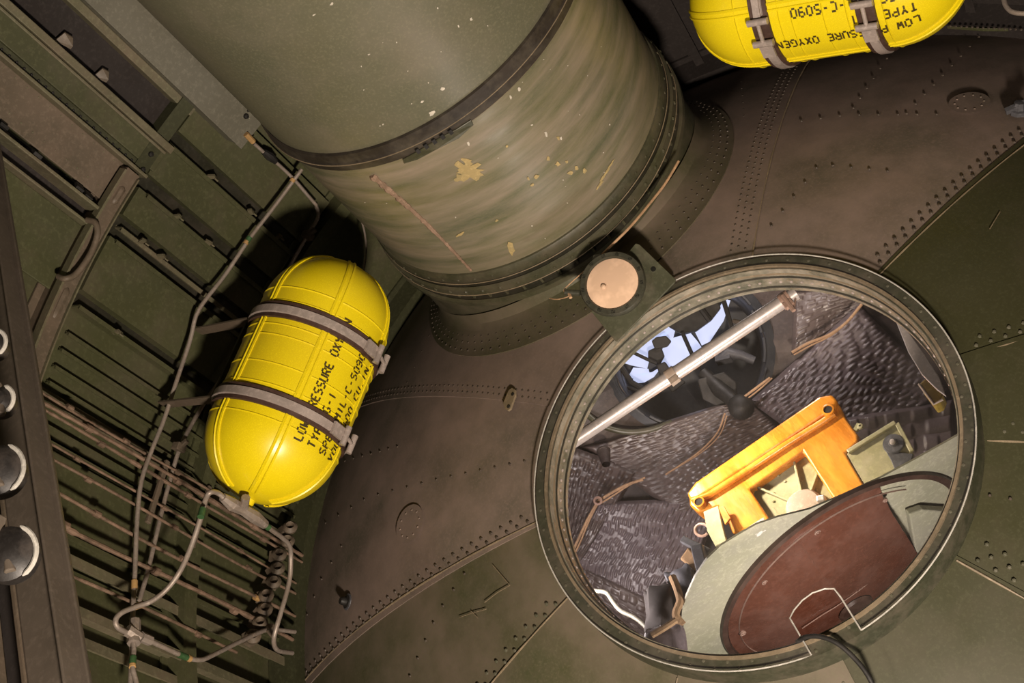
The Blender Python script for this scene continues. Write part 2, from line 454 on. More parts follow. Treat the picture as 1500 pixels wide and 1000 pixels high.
for y in (0.6, -0.2, -1.0): wall_frame(1, wall_l, y, 60, 120, mat='brown')
for y in (-1.0, -0.2, 0.6, 1.42, 2.0, 2.42): wall_frame(-1, wall_r, y, 14, 120, depth=0.08, mat='void')  # near-black frames carry the painted-in shade of the right wall
# stringers seen between the frames
for t, ya, yb, h in ((29.45, 1.47, 2.4, .040), (35.1, 1.5, 2.4, .040), (39.5, 1.49, 2.4, .032), (41.0, 1.49, 2.4, .040), (48.9, 1.48, 2.4, .042)):
    stringer(wall_l, t, ya, yb, h, .45, 'green_lt' if t == 39.5 else 'green')
for t in (51.4, 53.2, 55.0, 56.7): stringer(wall_l, t, 1.5, 2.42, .014, .35, 'green')
for t, h in ((58.0, .03), (60.8, .02), (72.2, .035), (77.2, .045), (79.6, .03), (88, .04), (98, .04), (108, .04)):
    stringer(wall_l, t, 1.2, 2.42, h, 1.0, 'green_lt' if h > .021 else 'green')
for t in (62, 69.8): stringer(wall_l, t, 1.3, 2.42, .016, .4, 'green')
for t in range(24, 118, 8): stringer(wall_r, t, -1.5, 2.42, .035, side=-1, mat='void')  # near-black too, part of the right wall's painted shade
for t in range(50, 118, 8): stringer(wall_l, t, -1.5, 1.2, .035)
for t in range(-12, 14, 6): stringer(ceil, t, -1.5, 2.42, .02, mat='green_dark')
# skin panels slightly proud between stringers
for t0, t1 in ((22, 27.8), (29.4, 33.3), (35.0, 38.3), (40.9, 47.2), (62.6, 69.4), (72.8, 76.8)):
    plate_seg(wall_l, t0, t1, 1.475, 1.985, RF - 0.030 if t1 < 60 else RF - .008, 'green', 0.028 if t1 < 60 else .004)
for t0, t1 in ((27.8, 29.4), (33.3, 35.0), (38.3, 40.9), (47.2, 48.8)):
    plate_seg(wall_l, t0, t1, 1.475, 2.4, RF - 0.003, 'ring_dark', 0.002, 'channel_shade')  # dark strips paint in the shadow bands above the stringers
# small clips on the stringers
b = MB()
for t, y in ((29.2, 1.62), (29.2, 1.78), (35.0, 1.60), (35.0, 1.72), (39.5, 1.62), (39.5, 1.55), (29.2, 1.9), (49.1, 1.6)):
    p = skin_pt(t, y, RF - 0.045); b.box(p, 0.012, 0.02, 0.006, Matrix.Rotation(0.5, 3, 'Y') @ Matrix.Rotation(y * 9, 3, 'Z'))
    b.box(p + Vector((0.004, 0.012, 0.0)), 0.004, 0.012, 0.016)
b.build('clip', M['green_lt'], wall_l)

# near, upper left: deep longeron pack ending in front of the frame
def longeron(label_name, t0, t1, ya, yb, r0, r1, mat):
    b = MB(); ring_seg(b, t0, t1, ya, yb, r0, r1, 3)
    return b.build(label_name, M[mat], wall_l, bevel=0.002)


longeron('longeron_cap', 29.7, 30.5, -1.4, 1.48, 1.39, 1.45, 'green_lt')
longeron('longeron_cap', 30.6, 30.9, -1.4, 1.47, 1.395, 1.40, 'green_lt')
longeron('longeron_web', 30.5, 33.0, -1.4, 1.475, 1.402, 1.41, 'green')
longeron('rivet_strip', 33.0, 34.0, -1.4, 1.455, 1.405, 1.412, 'green_dark')
longeron('longeron_cap', 33.9, 34.25, -1.4, 1.46, 1.385, 1.45, 'green_lt')
longeron('longeron_web', 34.2, 38.6, -1.4, 1.42, 1.415, 1.422, 'brown')
longeron('longeron_rail', 39.7, 40.05, -1.4, 1.40, 1.385, 1.45, 'green_lt')
longeron('longeron_rail', 41.5, 41.8, -1.4, 1.41, 1.395, 1.45, 'green_lt')
longeron('longeron_web', 41.8, 49.0, -1.4, 1.41, 1.425, 1.432, 'green')
longeron('channel_shade', 38.6, 41.5, -1.4, 1.42, 1.44, 1.446, 'void')  # dark strip stands in for the shade inside the channel
b = MB()
for k in range(26):
    y = 0.9 + k * 0.0212
    b.rivet(skin_pt(33.5, y, 1.405), skin_pt(33.5, y, 1.40) - skin_pt(33.5, y, 1.45), 0.0042, 0.004)
b.build('rivet', M['black'], wall_l, kind='stuff')
b = MB()
for k in range(16):
    y = 0.9 + k * 0.034
    b.rivet(skin_pt(34.6, y, 1.415), (0.5, 0, -0.8), 0.0028, 0.002); b.rivet(skin_pt(37.6, y, 1.415), (0.5, 0, -0.8), 0.0028, 0.002)
b.build('rivet', M['green_lt'], wall_l, kind='stuff')
b = MB()
for (t, y) in ((31.8, 1.44), (33.6, 1.445)):
    b.lathe([(0.0, .008), (.006, .007), (.007, .001), (.012, 0)], skin_pt(t, y, 1.402), skin_pt(t, y, 1.3) - skin_pt(t, y, 1.4), 12)
b.build('bolt', M['black'], wall_l, smooth=True)
b = MB()
for (t, y) in ((39.2, 1.10), (39.3, 1.2), (39.2, 1.33), (39.3, 1.36)):
    p = skin_pt(t, y, 1.40); b.box(p, 0.02, 0.022, 0.008, Matrix.Rotation(0.7 + y * 3, 3, 'Y')); b.box(p + Vector((-.008, .016, -.004)), 0.006, 0.02, 0.02)
b.build('clip', M['black'], wall_l)
# recess whose dark floor colour stands in for the shade of a deep gap
plate_seg(wall_l, 25.6, 29.7, -1.4, 1.42, 1.44, 'void', 0.004, 'recess_shade')
longeron('recess_edge', 25.0, 25.9, -1.4, 1.47, 1.405, 1.45, 'green_lt')
for (t, y, s_) in ((29.1, 1.13, .035), (29.2, 1.245, .028)):       # tan tabs hanging in the recess
    b = MB(); p = skin_pt(t, y, 1.41)
    b.prism([p, p + Vector((-.012, -s_, .008)), p + Vector((.016, -s_ * .9, .014)), p + Vector((.02, -.3 * s_, .014)), p + Vector((.008, 0, .004))], Vector((0.001, 0, 0.004)))
    b.build('tab', M['brown'], wall_l)
# grey beige cable duct beside the tunnel
duct = thing('cable_duct', 'grey-beige metal duct with a square cut end beside the big tunnel', 'duct')
b = MB(); ring_seg(b, 21.1, 25.0, -1.4, 1.625, 1.375, 1.38, 3); ring_seg(b, 24.85, 25.0, -1.4, 1.60, 1.375, 1.43, 1); b.build('face_plate', M['beige'], duct, bevel=.001)
b = MB(); ring_seg(b, 19.4, 20.6, -1.4, 1.66, 1.37, 1.39, 1); b.build('side_rail', M['green_dark'], duct, bevel=.001)
b = MB(); ring_seg(b, 20.6, 21.1, -1.4, 1.64, 1.378, 1.40, 1); b.build('side_rail', M['brown'], duct)
b = MB()
for t in (22.0, 24.0)[:1]:
    b.lathe([(0, .007), (.006, .006), (.008, 0)], skin_pt(t, 1.575, 1.375), skin_pt(t, 1, 1.2) - skin_pt(t, 1, 1.3), 10)
b.lathe([(0, .004), (.003, .003), (.004, 0)], skin_pt(21.4, 1.57, 1.375), skin_pt(22, 1, 1.2) - skin_pt(22, 1, 1.3), 8)
b.build('screw', M['black'], duct, smooth=True)

# ---- bulkhead dome: lapped gore panels around the hatch
bulk = MB()
def dome_grid(b, p0, p1, off, rho0=0.452, nr=14):
    na = max(3, int(abs(p1 - p0) / 2.5))
    def rho_max(a):
        cx, cz = HX, HZ - AZ; dx, dz = math.cos(a), math.sin(a); R_ = RF + 0.02
        bq = cx * dx + cz * dz; return -bq + math.sqrt(bq * bq - (cx * cx + cz * cz - R_ * R_))
    def fn(u, v):
        a = math.radians(p0 + (p1 - p0) * u); rm = rho_max(a); rho = rho0 + (rm - rho0) * v
        x = HX + rho * math.cos(a); z = HZ + rho * math.sin(a)
        return Vector((x, dome_y(x, z) - off, z))
    vs = []
    for j in range(nr + 1):
        for i in range(na + 1): vs.append(fn(i / na, j / nr))
    n1 = len(vs)
    vs += [v + Vector((0, 0.0035, 0)) for v in vs]
    fs = []
    W = na + 1
    for j in range(nr):
        for i in range(na):
            q = (j * W + i, j * W + i + 1, (j + 1) * W + i + 1, (j + 1) * W + i)
            fs.append(q); fs.append(tuple(k + n1 for k in q[::-1]))
    for j in range(nr):
        for i in (0, na):
            q = (j * W + i, (j + 1) * W + i, (j + 1) * W + i + n1, j * W + i + n1); fs.append(q)
    b.add(vs, fs)


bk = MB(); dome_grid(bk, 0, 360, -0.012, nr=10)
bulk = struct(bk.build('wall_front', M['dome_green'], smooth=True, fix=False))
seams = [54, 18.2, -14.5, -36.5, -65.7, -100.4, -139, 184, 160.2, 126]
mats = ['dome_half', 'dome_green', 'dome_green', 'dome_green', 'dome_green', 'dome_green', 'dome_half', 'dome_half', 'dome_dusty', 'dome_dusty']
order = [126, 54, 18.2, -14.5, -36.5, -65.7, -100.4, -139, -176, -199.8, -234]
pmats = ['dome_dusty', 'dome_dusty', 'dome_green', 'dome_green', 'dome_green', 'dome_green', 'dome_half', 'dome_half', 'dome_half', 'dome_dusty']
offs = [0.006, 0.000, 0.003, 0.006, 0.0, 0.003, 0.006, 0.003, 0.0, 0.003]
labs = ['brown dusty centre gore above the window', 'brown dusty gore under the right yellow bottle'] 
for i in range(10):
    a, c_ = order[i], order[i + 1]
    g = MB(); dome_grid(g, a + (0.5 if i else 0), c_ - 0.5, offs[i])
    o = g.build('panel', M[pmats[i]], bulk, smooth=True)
# rivets
rv = MB(); rvg = MB()
def dome_pt(phi, rho, off=-0.004):
    a = math.radians(phi); x = HX + rho * math.cos(a); z = HZ + rho * math.sin(a)
    return Vector((x, dome_y(x, z) - 0.006, z))
rows = {126: (-1, 2, .021), 54: (1, 3, .021), 18.2: (1, 2, .028), -14.5: (1, 2, .028), -36.5: (1, 2, .03), -65.7: (1, 3, .032), -100.4: (-1, 2, .032), -139: (-1, 2, .034), -176: (-1, 2, .034), -199.8: (-1, 2, .030)}
for phi, (sd, nrow, step) in rows.items():
    a = math.radians(phi); perp = Vector((-math.sin(a), 0, math.cos(a))) * sd
    k = 0; rho = 0.50
    while rho < 1.44:
        for j in range(nrow):
            off = 0.014 + 0.017 * j; rr_ = rho + (step / 2 if j % 2 else 0)
            x = HX + rr_ * math.cos(a) + perp.x * off; z = HZ + rr_ * math.sin(a) + perp.z * off
            if x * x + (z - AZ) ** 2 < 1.43 ** 2 and math.hypot(x - TX, z - TZ) > .52:
                p = Vector((x, dome_y(x, z) - 0.005, z))
                tgt = rv if (phi in (126, 54, 18.2, -199.8)) else rvg
                tgt.rivet(p, dome_n(p), 0.0036 if phi in (126, 54) else 0.0045, 0.0035)
        rho += step
def px_row(pts, n, r=0.0035, tgt=None):
    pts = [Vector((a, b_, 0)) for a, b_ in pts]; tot = sum((pts[i + 1] - pts[i]).length for i in range(len(pts) - 1))
    for k in range(n):
        d = tot * k / (n - 1 + 1e-9); i = 0
        while i < len(pts) - 2 and d > (pts[i + 1] - pts[i]).length: d -= (pts[i + 1] - pts[i]).length; i += 1
        q = pts[i] + (pts[i + 1] - pts[i]).normalized() * d
        p = on_dome(q.x, q.y, 0.004); (tgt or rv).rivet(p, dome_n(p), r, 0.003)
for pts, n in (([(477, 766), (540, 728), (640, 702), (768, 675)], 15), ([(505, 675), (582, 654)], 7), ([(1309, 71), (1250, 158)], 7), ([(1434, 54), (1328, 166)], 9),
               ([(1174, 177), (1240, 168), (1372, 167)], 8), ([(597, 560), (625, 500), (640, 470)], 5), ([(450, 900), (470, 850), (500, 800)], 5), ([(1090, 170), (1086, 120)], 6),
               ([(680, 840), (640, 900), (600, 990)], 7), ([(1300, 250), (1200, 240), (1130, 330)], 9), ([(1420, 720), (1480, 730)], 3)):
    px_row(pts, n)
rv.build('rivet', M['rivet'], bulk, kind='stuff')
rvg.build('rivet', M['rivet_green'], bulk, kind='stuff')
for phi in (18.2, -14.5, -36.5, -65.7, -100.4, -139, -176, -199.8, 54):
    b = MB(); P = []
    for k in range(25):
        a = math.radians(phi - .5); rho = .47 + .95 * k / 24; x = HX + rho * math.cos(a); z = HZ + rho * math.sin(a)
        if x * x + (z - AZ) ** 2 < 1.43 ** 2: P.append(Vector((x, dome_y(x, z) - .004, z)))
    b.tube(P, [random.uniform(.0012, .0026) for _ in P], 6); b.build('seam_highlight', M['seal'], bulk, smooth=True)  # thin tan bead painted in as the highlight along the lap edges
b = MB()
for P in (((722, 828), (747, 857)), ((747, 857), (728, 868), (710, 882)), ((673, 904), (690, 898), (712, 892)), ((1465, 310), (1450, 335)), ((700, 905), (690, 895))):
    b.tube([on_dome(x, y, .0075) for x, y in P], .0009, 5)
b.build('scratch', M['seal'], bulk, kind='stuff')
# oval doublers
def doubler(cx, cy, rx, ry, rot, name='doubler', mat='dome_dusty', th=0.001, rivs=10):
    b = MB(); top = []; bot = []
    for k in range(28):
        a = 2 * PI * k / 28; x = rx * math.cos(a); y = ry * math.sin(a)
        X = cx + x * math.cos(rot) - y * math.sin(rot); Y = cy + x * math.sin(rot) + y * math.cos(rot)
        top.append(on_dome(X, Y, 0.007 + th)); bot.append(on_dome(X, Y, 0.0))
    c_ = on_dome(cx, cy, 0.007 + th)
    b.add(top + bot + [c_], [(k, (k + 1) % 28, 56) for k in range(28)] + [(k, (k + 1) % 28, (k + 1) % 28 + 28, k + 28) for k in range(28)])
    for k in range(rivs):
        a = 2 * PI * k / rivs; x = rx * .7 * math.cos(a); y = ry * .7 * math.sin(a)
        p = on_dome(cx + x * math.cos(rot) - y * math.sin(rot), cy + x * math.sin(rot) + y * math.cos(rot), 0.007 + th); b.rivet(p, dome_n(p), 0.003, 0.003)
    return b.build(name, M[mat], bulk)
doubler(600, 767, 18, 30, 0.35); doubler(1420, 150, 31, 15, -0.1, mat='dome_dusty')
# rim angle where the dome meets the skin
b = MB()
b.lathe([(RF - .055, -.004), (RF - .05, .004), (RF, .012), (RF, -.03), (RF - .006, -.03), (RF - .012, -.008), (RF - .055, -.004)], (0, RIM - .04, AZ), (0, 1, 0), 120)
b.build('rim_angle', M['green_dark'], bulk, smooth=True)
b = MB()
for k in range(240):
    a = 2 * PI * k / 240; n = Vector((0, -1, 0))
    b.rivet((RF * .975 * math.sin(a), RIM - .045, AZ + RF * .975 * math.cos(a)), n, 0.006, 0.006)
b.build('rivet', M['rivet'], bulk, kind='stuff')
# small fittings on the dome
t = thing('small_tan_bracket', 'small tan plate with two holes on the brown bulkhead left of the window', 'bracket')
def px_poly(pts, fn): return [fn(*p) for p in pts]
n_ = dome_n(on_dome(748, 587)) * 0.006
b = MB(); b.prism(px_poly([(742, 600), (739, 592), (747, 573), (752, 569), (757, 572), (757, 580), (750, 600), (746, 603)], lambda x, y: on_dome(x, y, 0.010)), n_); b.build('plate', M['seal'], t, bevel=.001)
b = MB()
for q in ((751, 577), (745, 595)): p = on_dome(*q, 0.0165); b.lathe([(0, .001), (.0045, .001), (.0045, -.002)], p, dome_n(p), 12)
b.build('bolt', M['black'], t)
t = thing('plug', 'small dark round plug on the brown bulkhead near the lower left rim', 'plug')
p = on_dome(509, 881, 0.008); b = MB(); b.lathe([(0.0, .022), (.008, .021), (.011, .015), (.011, .006), (.017, .004), (.017, 0)], p, dome_n(p), 20); b.build('cap', M['black'], t, smooth=True)
b = MB(); b.lathe([(.017, .003), (.021, .002), (.022, 0)], p, dome_n(p), 20); b.build('collar', M['dkgrey'], t, smooth=True)
t = thing('fastener', 'grey angular fastener at the right edge of the photo on the brown bulkhead', 'fastener')
p = on_dome(1492, 166, 0.008); n = dome_n(p); b = MB(); b.lathe([(0, .03), (.012, .029), (.014, .012), (.02, .01), (.02, 0)], p, n, 8); b.build('stud', M['dkgrey'], t)
b = MB(); b.bar(p + n * .02 + Vector((-.03, 0, .01)), p + n * .02 + Vector((.03, 0, -.01)), .012, .012); b.build('crossbar', M['dkgrey'], t)
# bracket plate and bent tube, upper right
t = thing('gusset_plate', 'dark green curved plate with riveted edge at the upper right rim', 'plate')
b = MB(); b.prism(px_poly([(1380, 42), (1392, 30), (1425, 28), (1440, 8), (1462, -10), (1520, -16), (1520, 46), (1440, 46)], lambda x, y: on_dome(x, y, 0.02)), Vector((0, -0.012, 0))); b.build('plate', M['green'], t, bevel=.002)
b = MB()
for k in range(16): p = on_dome(1392 + k * 8, 38 + k * .4, 0.034); b.rivet(p, (0, -1, 0), .004, .003)
b.build('rivet', M['rivet'], t, kind='stuff')
b = MB(); b.tube(smooth_path([on_y(1466, -30, 2.16), on_y(1470, -2, 2.16), on_y(1476, 12, 2.16), on_y(1490, 19, 2.16), on_y(1530, 20, 2.16)]), 0.006, 10)
tag(b.build('bent_tube', M['steel'], smooth=True), 'short bent steel tube in the top right corner of the photo', 'tube')

# ================================================================== WINDOW HATCH
hatch = thing('round_window', 'large round bulkhead window under a clear pane with a notch at its bottom', 'window')
HY = 2.030
def hring(prof, name, mat, n=128, smooth=True):
    b = MB(); b.lathe(prof, (HX, 0, HZ), (0, 1, 0), n); return b.build(name, M[mat], hatch, smooth=smooth)
hring([(0.466, 2.095), (0.463, 2.050), (0.461, HY + .006), (0.427, HY + .006), (0.427, HY + .012)], 'flange', 'coam_dark')
hring([(0.437, HY + .006), (0.437, HY - .001), (0.431, HY - .001), (0.431, HY + .006)], 'seal_bead', 'seal')
hring([(0.428, HY + .004), (0.4262, HY + .004), (0.4262, 2.062), (0.4236, 2.064), (0.4236, 2.098), (0.4205, 2.100), (0.4205, 2.112), (0.434, 2.115)], 'sleeve', 'coam')
hring([(0.4258, 2.0615), (0.4234, 2.0630), (0.4230, 2.0652)], 'sleeve_groove', 'ring_dark')
hring([(0.4232, 2.0965), (0.4204, 2.0985), (0.4200, 2.1005)], 'sleeve_groove', 'ring_dark')
hring([(0.4262, 2.050), (0.4240, 2.052), (0.4240, 2.055), (0.4262, 2.057)], 'sleeve_bead', 'seal')
b = MB()
for k in range(118):
    a = 2 * PI * k / 118; jr = 0.4400 if k % 2 else 0.4520
    b.rivet((HX + jr * math.cos(a), HY + .006, HZ + jr * math.sin(a)), (0, -1, 0), .0042, .0028)
b.build('rivet', M['rivet_green'], hatch, kind='stuff')
b = MB()
for k in range(110):
    a = 2 * PI * k / 110
    b.rivet((HX + .4237 * math.cos(a), 2.081, HZ + .4237 * math.sin(a)), (-math.cos(a), -.2, -math.sin(a)), .0045, .0035)
b.build('rivet', M['strap_m'], hatch, kind='stuff')
# clear pane with U notch (edge lit line around it)
def notch_outline():
    cx = Vector((HX, HY, HZ)); rad = 0.4600; out = []
    pL = on_y(1189, 961, HY - .006); pR = on_y(1261, 922, HY - .006)
    aL = math.atan2(pL.z - HZ, pL.x - HX); aR = math.atan2(pR.z - HZ, pR.x - HX)
    if aR < aL: aR += 2 * PI
    a0, a1 = aR, aL + 2 * PI
    for k in range(181):
        a = a0 + (a1 - a0) * k / 180; out.append(Vector((HX + rad * math.cos(a), HY - .004, HZ + rad * math.sin(a))))
    inner = [(1157, 905), (1163, 893), (1175, 879), (1190, 868), (1208, 862), (1222, 862), (1232, 875)]
    return out, [on_y(x, y, HY - .004) for x, y in inner]
outl, inn = notch_outline()
poly = outl + inn
def pane_obj():
    bm = bmesh.new()
    vs = [bm.verts.new(p) for p in poly]; f = bm.faces.new(vs)
    bmesh.ops.triangulate(bm, faces=[f])
    me = bpy.data.meshes.new('pane'); bm.to_mesh(me); bm.free(); me.materials.append(M['acrylic'])
    o = bpy.data.objects.new('pane', me); C.objects.link(o); o.parent = hatch; o['label'] = 'clear scratched acrylic pane'
    return o
pane_obj()
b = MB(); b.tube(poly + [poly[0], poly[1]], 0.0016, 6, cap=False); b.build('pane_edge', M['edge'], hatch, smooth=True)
b = MB(); b.tube(smooth_path([on_y(1168, 940, 2.035), on_y(1180, 933, 2.02), on_y(1200, 932, 2.012), on_y(1225, 941, 2.012), on_y(1250, 962, 2.02), on_y(1272, 990, 2.03), on_y(1290, 1030, 2.05)]), 0.0045, 10)
tag(b.build('black_cable', M['black'], smooth=True), 'thin black cable passing out through the notch in the window pane', 'cable')

# ================================================================== CREW TUNNEL
tun = thing('crew_tunnel', 'huge olive green cylindrical tunnel running into the bulkhead', 'tunnel')
def trg(prof, name, mat, n=128, uv=False, parent=tun):
    b = MB(); b.lathe(prof, (TX, 0, TZ), (0, 1, 0), n, ref=(0, 0, 1))
    o = b.build(name, M[mat], parent, smooth=True)
    if uv:
        me = o.data; l = me.uv_layers.new(name='UVMap')
        for lp in me.loops:
            v = me.vertices[lp.vertex_index].co; a = math.atan2(v.x - TX, -(v.z - TZ)); l.data[lp.index].uv = (a * TR, v.y)
    return o
trg([(TR, -1.5), (TR, 1.445)], 'aft_tube', 'tunnel')
trg([(TR + .001, 1.440), (TR + .007, 1.442), (TR + .008, 1.466), (TR + .012, 1.470), (TR + .008, 1.474), (TR + .007, 1.494), (TR + .001, 1.498)], 'joint_band', 'band')
trg([(TR, 1.49), (TR - .001, 1.93), (TR - .006, 1.935)], 'forward_tube', 'tunnel_low', uv=True)
trg([(TR - .006, 1.928), (TR + .004, 1.930), (TR + .008, 1.938), (TR + .010, 1.955), (TR + .006, 1.962)], 'flange_ring', 'ring')
trg([(TR + .006, 1.960), (TR - .001, 1.966), (TR - .001, 1.974), (TR + .01, 1.978)], 'groove', 'ring_dark')
trg([(TR + .010, 1.975), (TR + .017, 1.979), (TR + .018, 1.998), (TR + .012, 2.002)], 'flange_ring', 'ring')
trg([(TR + .012, 2.001), (TR + .002, 2.006), (TR + .002, 2.026), (TR + .014, 2.03)], 'groove', 'ring_dark')
trg([(TR + .014, 2.028), (TR + .022, 2.031), (TR + .022, 2.046), (TR + .014, 2.05)], 'clamp_ring', 'ring')
trg([(TR + .014, 2.048), (TR + .004, 2.052), (TR + .006, 2.10), (TR + .012, 2.17), (TR + .014, 2.34)], 'collar', 'ring')
for yy_, rr_ in ((1.4705, TR + .0125), (1.4985, TR + .0015), (1.9615, TR + .0105), (2.0005, TR + .019)):
    trg([(rr_ - .001, yy_ - .0012), (rr_ + .0008, yy_), (rr_ - .001, yy_ + .0012)], 'edge_bead', 'seal')
# overlapping tongue of the band with its slot
b = MB()
def band_pt(px, py): return on_tunnel(px, py, TR + .012)
tp = [(590, 234), (612, 222), (640, 205), (668, 190), (690, 176), (694, 183), (672, 203), (640, 219), (612, 234), (592, 240)]
b.prism([band_pt(*p) for p in tp], Vector((0, 0, 0.004))); b.build('band_tongue', M['ring'], tun, bevel=.001)
b = MB()
for k in range(5):
    p = on_tunnel(612 + k * 12, 221 - k * 7, TR + .013); b.box(p, .008, .012, .005)
b.build('slot', M['black'], tun)
# bolts around the clamp ring
b = MB()
for k in range(56):
    a = 2 * PI * k / 56; u = Vector((math.sin(a), 0, math.cos(a)))
    p = Vector((TX, 2.014, TZ)) + u * (TR + .006); b.bar(p - Vector((0, .018, 0)), p + Vector((0, .018, 0)), .006, .006, up=u)
    b.rivet(Vector((TX, 1.988, TZ)) + u * (TR + .018), u, .0055, .004)
    b.rivet(Vector((TX, 1.946, TZ)) + u * (TR + .009), u, .004, .003)
b.build('bolt', M['ring'], tun, kind='stuff')
# riveted skirt flange lying on the dome
b = MB(); nseg = 120; prof = []
def sk(a, rho, off):
    x = TX + rho * math.sin(a); z = TZ - rho * math.cos(a); r2 = x * x + (z - AZ) ** 2
    if r2 > 1.44 ** 2:
        f = 1.44 / math.sqrt(r2); x *= f; z = AZ + (z - AZ) * f
    return Vector((x, dome_y(x, z) - off, z))
rings = [(0.0, .036), (.012, .014), (.03, .010), (1.0, .009), (1.0, .0)]
vs = []; fs = []
for k in range(nseg):
    a = 2 * PI * k / nseg; rin = TR + .012; ro = 0.497 + 0.078 * max(0, math.cos(a)) ** 1.0
    for (f, o_) in ((0, .05), (.12, .022), (.3, .011), (1, .009), (1.002, 0)):
        vs.append(sk(a, rin + (ro - rin) * f, o_))
for k in range(nseg):
    for j in range(4): fs.append((k * 5 + j, ((k + 1) % nseg) * 5 + j, ((k + 1) % nseg) * 5 + j + 1, k * 5 + j + 1))
b.add(vs, fs); b.build('skirt_flange', M['dome_half'], tun, smooth=True)
b = MB()
for k in range(104):
    a = 2 * PI * k / 104; ro = 0.497 + 0.078 * max(0, math.cos(a)); rin = TR + .012
    for f in (.42, .62, .84):
        aa = a + (0.03 if f == .62 else 0); p = sk(aa, rin + (ro - rin) * f, .009)
        if p.x ** 2 + (p.z - AZ) ** 2 < 1.42 ** 2: b.rivet(p, dome_n(p), .0036, .0035)
b.build('rivet', M['rivet'], tun, kind='stuff')
# sealant bead along the seam of the forward tube, and worn paint patches
b = MB(); pts = []; rs = []
for k in range(61):
    f = k / 60; x = 545 + (690 - 545) * f; y = 257 + (396 - 257) * f - 6 * math.sin(PI * f)
    pts.append(on_tunnel(x, y, TR + .001)); rs.append((.0085 - .005 * f) * random.uniform(.65, 1.25))
b.tube(pts, rs, 8); b.build('sealant_bead', M['sealant'], tun, smooth=True)
def blotch(b, cx, cy, sx, sy, rot, n=18, jag=.35, lift=.0012):
    ps = []
    for k in range(n):
        a = 2 * PI * k / n; q = random.uniform(1 - jag, 1 + jag)
        x = sx * math.cos(a) * q; y = sy * math.sin(a) * q
        ps.append(on_tunnel(cx + x * math.cos(rot) - y * math.sin(rot), cy + x * math.sin(rot) + y * math.cos(rot), TR + lift))
    c_ = on_tunnel(cx, cy, TR + lift)
    b.add(ps + [c_], [(k, (k + 1) % n, n) for k in range(n)])
PATCH = [(684, 250, 19, 12, .1, 26, .45), (684, 236, 10, 4, .4, 12, .4), (672, 262, 7, 5, 0, 10, .5)]
PATCH += [(q[0], q[1], q[2], q[3], -.5, 9, .4) for q in ((749, 365, 6, 9), (803, 232, 3, 3), (817, 240, 3.5, 3), (835, 253, 5, 3), (845, 246, 3, 4), (857, 250, 4, 3.5), (786, 259, 4, 2.5), (779, 271, 3, 2), (743, 214, 2, 2), (675, 343, 6, 2), (728, 323, 3, 2), (774, 262, 2, 3), (830, 237, 2, 2), (818, 202, 2, 3))]
PATCH += [(878 + k * 2.2, 268 - k * 3.5 + random.uniform(-6, 6), 1.2, 7, .55, 7, .4) for k in range(9)]
for q in PATCH:
    b = MB(); blotch(b, *q); b.build('primer_patch', M['primer'], tun, fix=False)
b = MB()
for q in ((648, 130, 4, 2), (633, 166, 5, 3), (618, 149, 3, 1.5), (486, 6, 3, 2), (690, 28, 2, 2), (641, 12, 1.5, 1.5), (748, 143, 1.5, 3), (686, 210, 1.5, 3), (779, 183, 2, 1), (800, 196, 2, 4), (822, 203, 1.5, 3), (540, 80, 2, 1.5), (581, 62, 1, 1), (460, 22, 3, 1), (672, 39, 1, 2), (607, 192, 2, 1), (760, 130, 2, 3)):
    blotch(b, q[0], q[1], q[2], q[3], -.4, 8, .4)
for k in range(34):
    blotch(b, random.uniform(520, 900), random.uniform(20, 350), random.uniform(.5, 1.1), random.uniform(.5, 1.4), random.uniform(0, 3), 6, .3)
b.build('paint_chip', M['chip'], tun, fix=False, kind='stuff')
# pale wire along the rings
b = MB(); w1 = smooth_path([on_y(994, 236, 1.99), on_y(975, 268, 1.985), on_y(955, 294, 1.98), on_y(925, 330, 1.965), on_y(895, 360, 1.965), on_y(870, 385, 1.97)], 6)
b.tube(w1, .0032, 8)
tag(b.build('copper_wire', M['cord'], smooth=True), 'thin coppery wire curving around the tunnel flange to the round lamp', 'wire')

# ================================================================== ROUND LAMP
lamp = thing('dome_light', 'round lamp with pinkish lens in a dark marked ring above the window', 'lamp')
n0 = (Vector((0, -1, -.35))).normalized()
LP = on_y(897, 415, 1.955)
b = MB(); pp = Vector(LP) - n0 * .035
b.prism([on_plane(x, y, pp, n0) for x, y in ((931, 356), (937, 358), (990, 409), (988, 414), (905, 500), (901, 499), (866, 456), (880, 420))], -n0 * .006); b.build('mount_plate', M['plate'], lamp, bevel=.0015)
b = MB(); p = on_plane(957, 394, pp, n0); b.lathe([(0, .0008), (.0062, .0008), (.0062, -.001)], p, n0, 16); b.build('hole', M['mark'], lamp)
b = MB(); b.lathe([(.068, -.035), (.068, -.012), (.076, -.010), (.0765, .000), (.074, .005), (.063, .006), (.0605, .002), (.0605, -.004)], LP, n0, 64); b.build('ring', M['lamp_ring'], lamp, smooth=True)
b = MB()
b.lathe([(0, .006), (.02, .0055), (.045, .0035), (.060, .000), (.0605, -.003)], LP, n0, 48)
b.lathe([(0, .011), (.0045, .0095), (.0065, .006)], on_plane(885, 421, LP + n0 * .004, n0) , n0, 16); b.build('lens', M['lens'], lamp, smooth=True)
b = MB(); u = n0.orthogonal().normalized(); v_ = n0.cross(u)
for k in range(13):
    a = 2 * PI * k / 13 + .2
    for j in range(3):
        aa = a + (j - 1) * .05; d = u * math.cos(aa) + v_ * math.sin(aa); tt = -u * math.sin(aa) + v_ * math.cos(aa)
        c_ = LP + d * .0685 + n0 * .0057
        b.bar(c_ - d * .003, c_ + d * .003, .0011, .0009, up=n0)
        if j < 2: b.bar(c_ + d * (.003 if (k + j) % 2 else -.003), c_ + d * (.003 if (k + j) % 2 else -.003) + tt * .0034, .0011, .0009, up=n0)
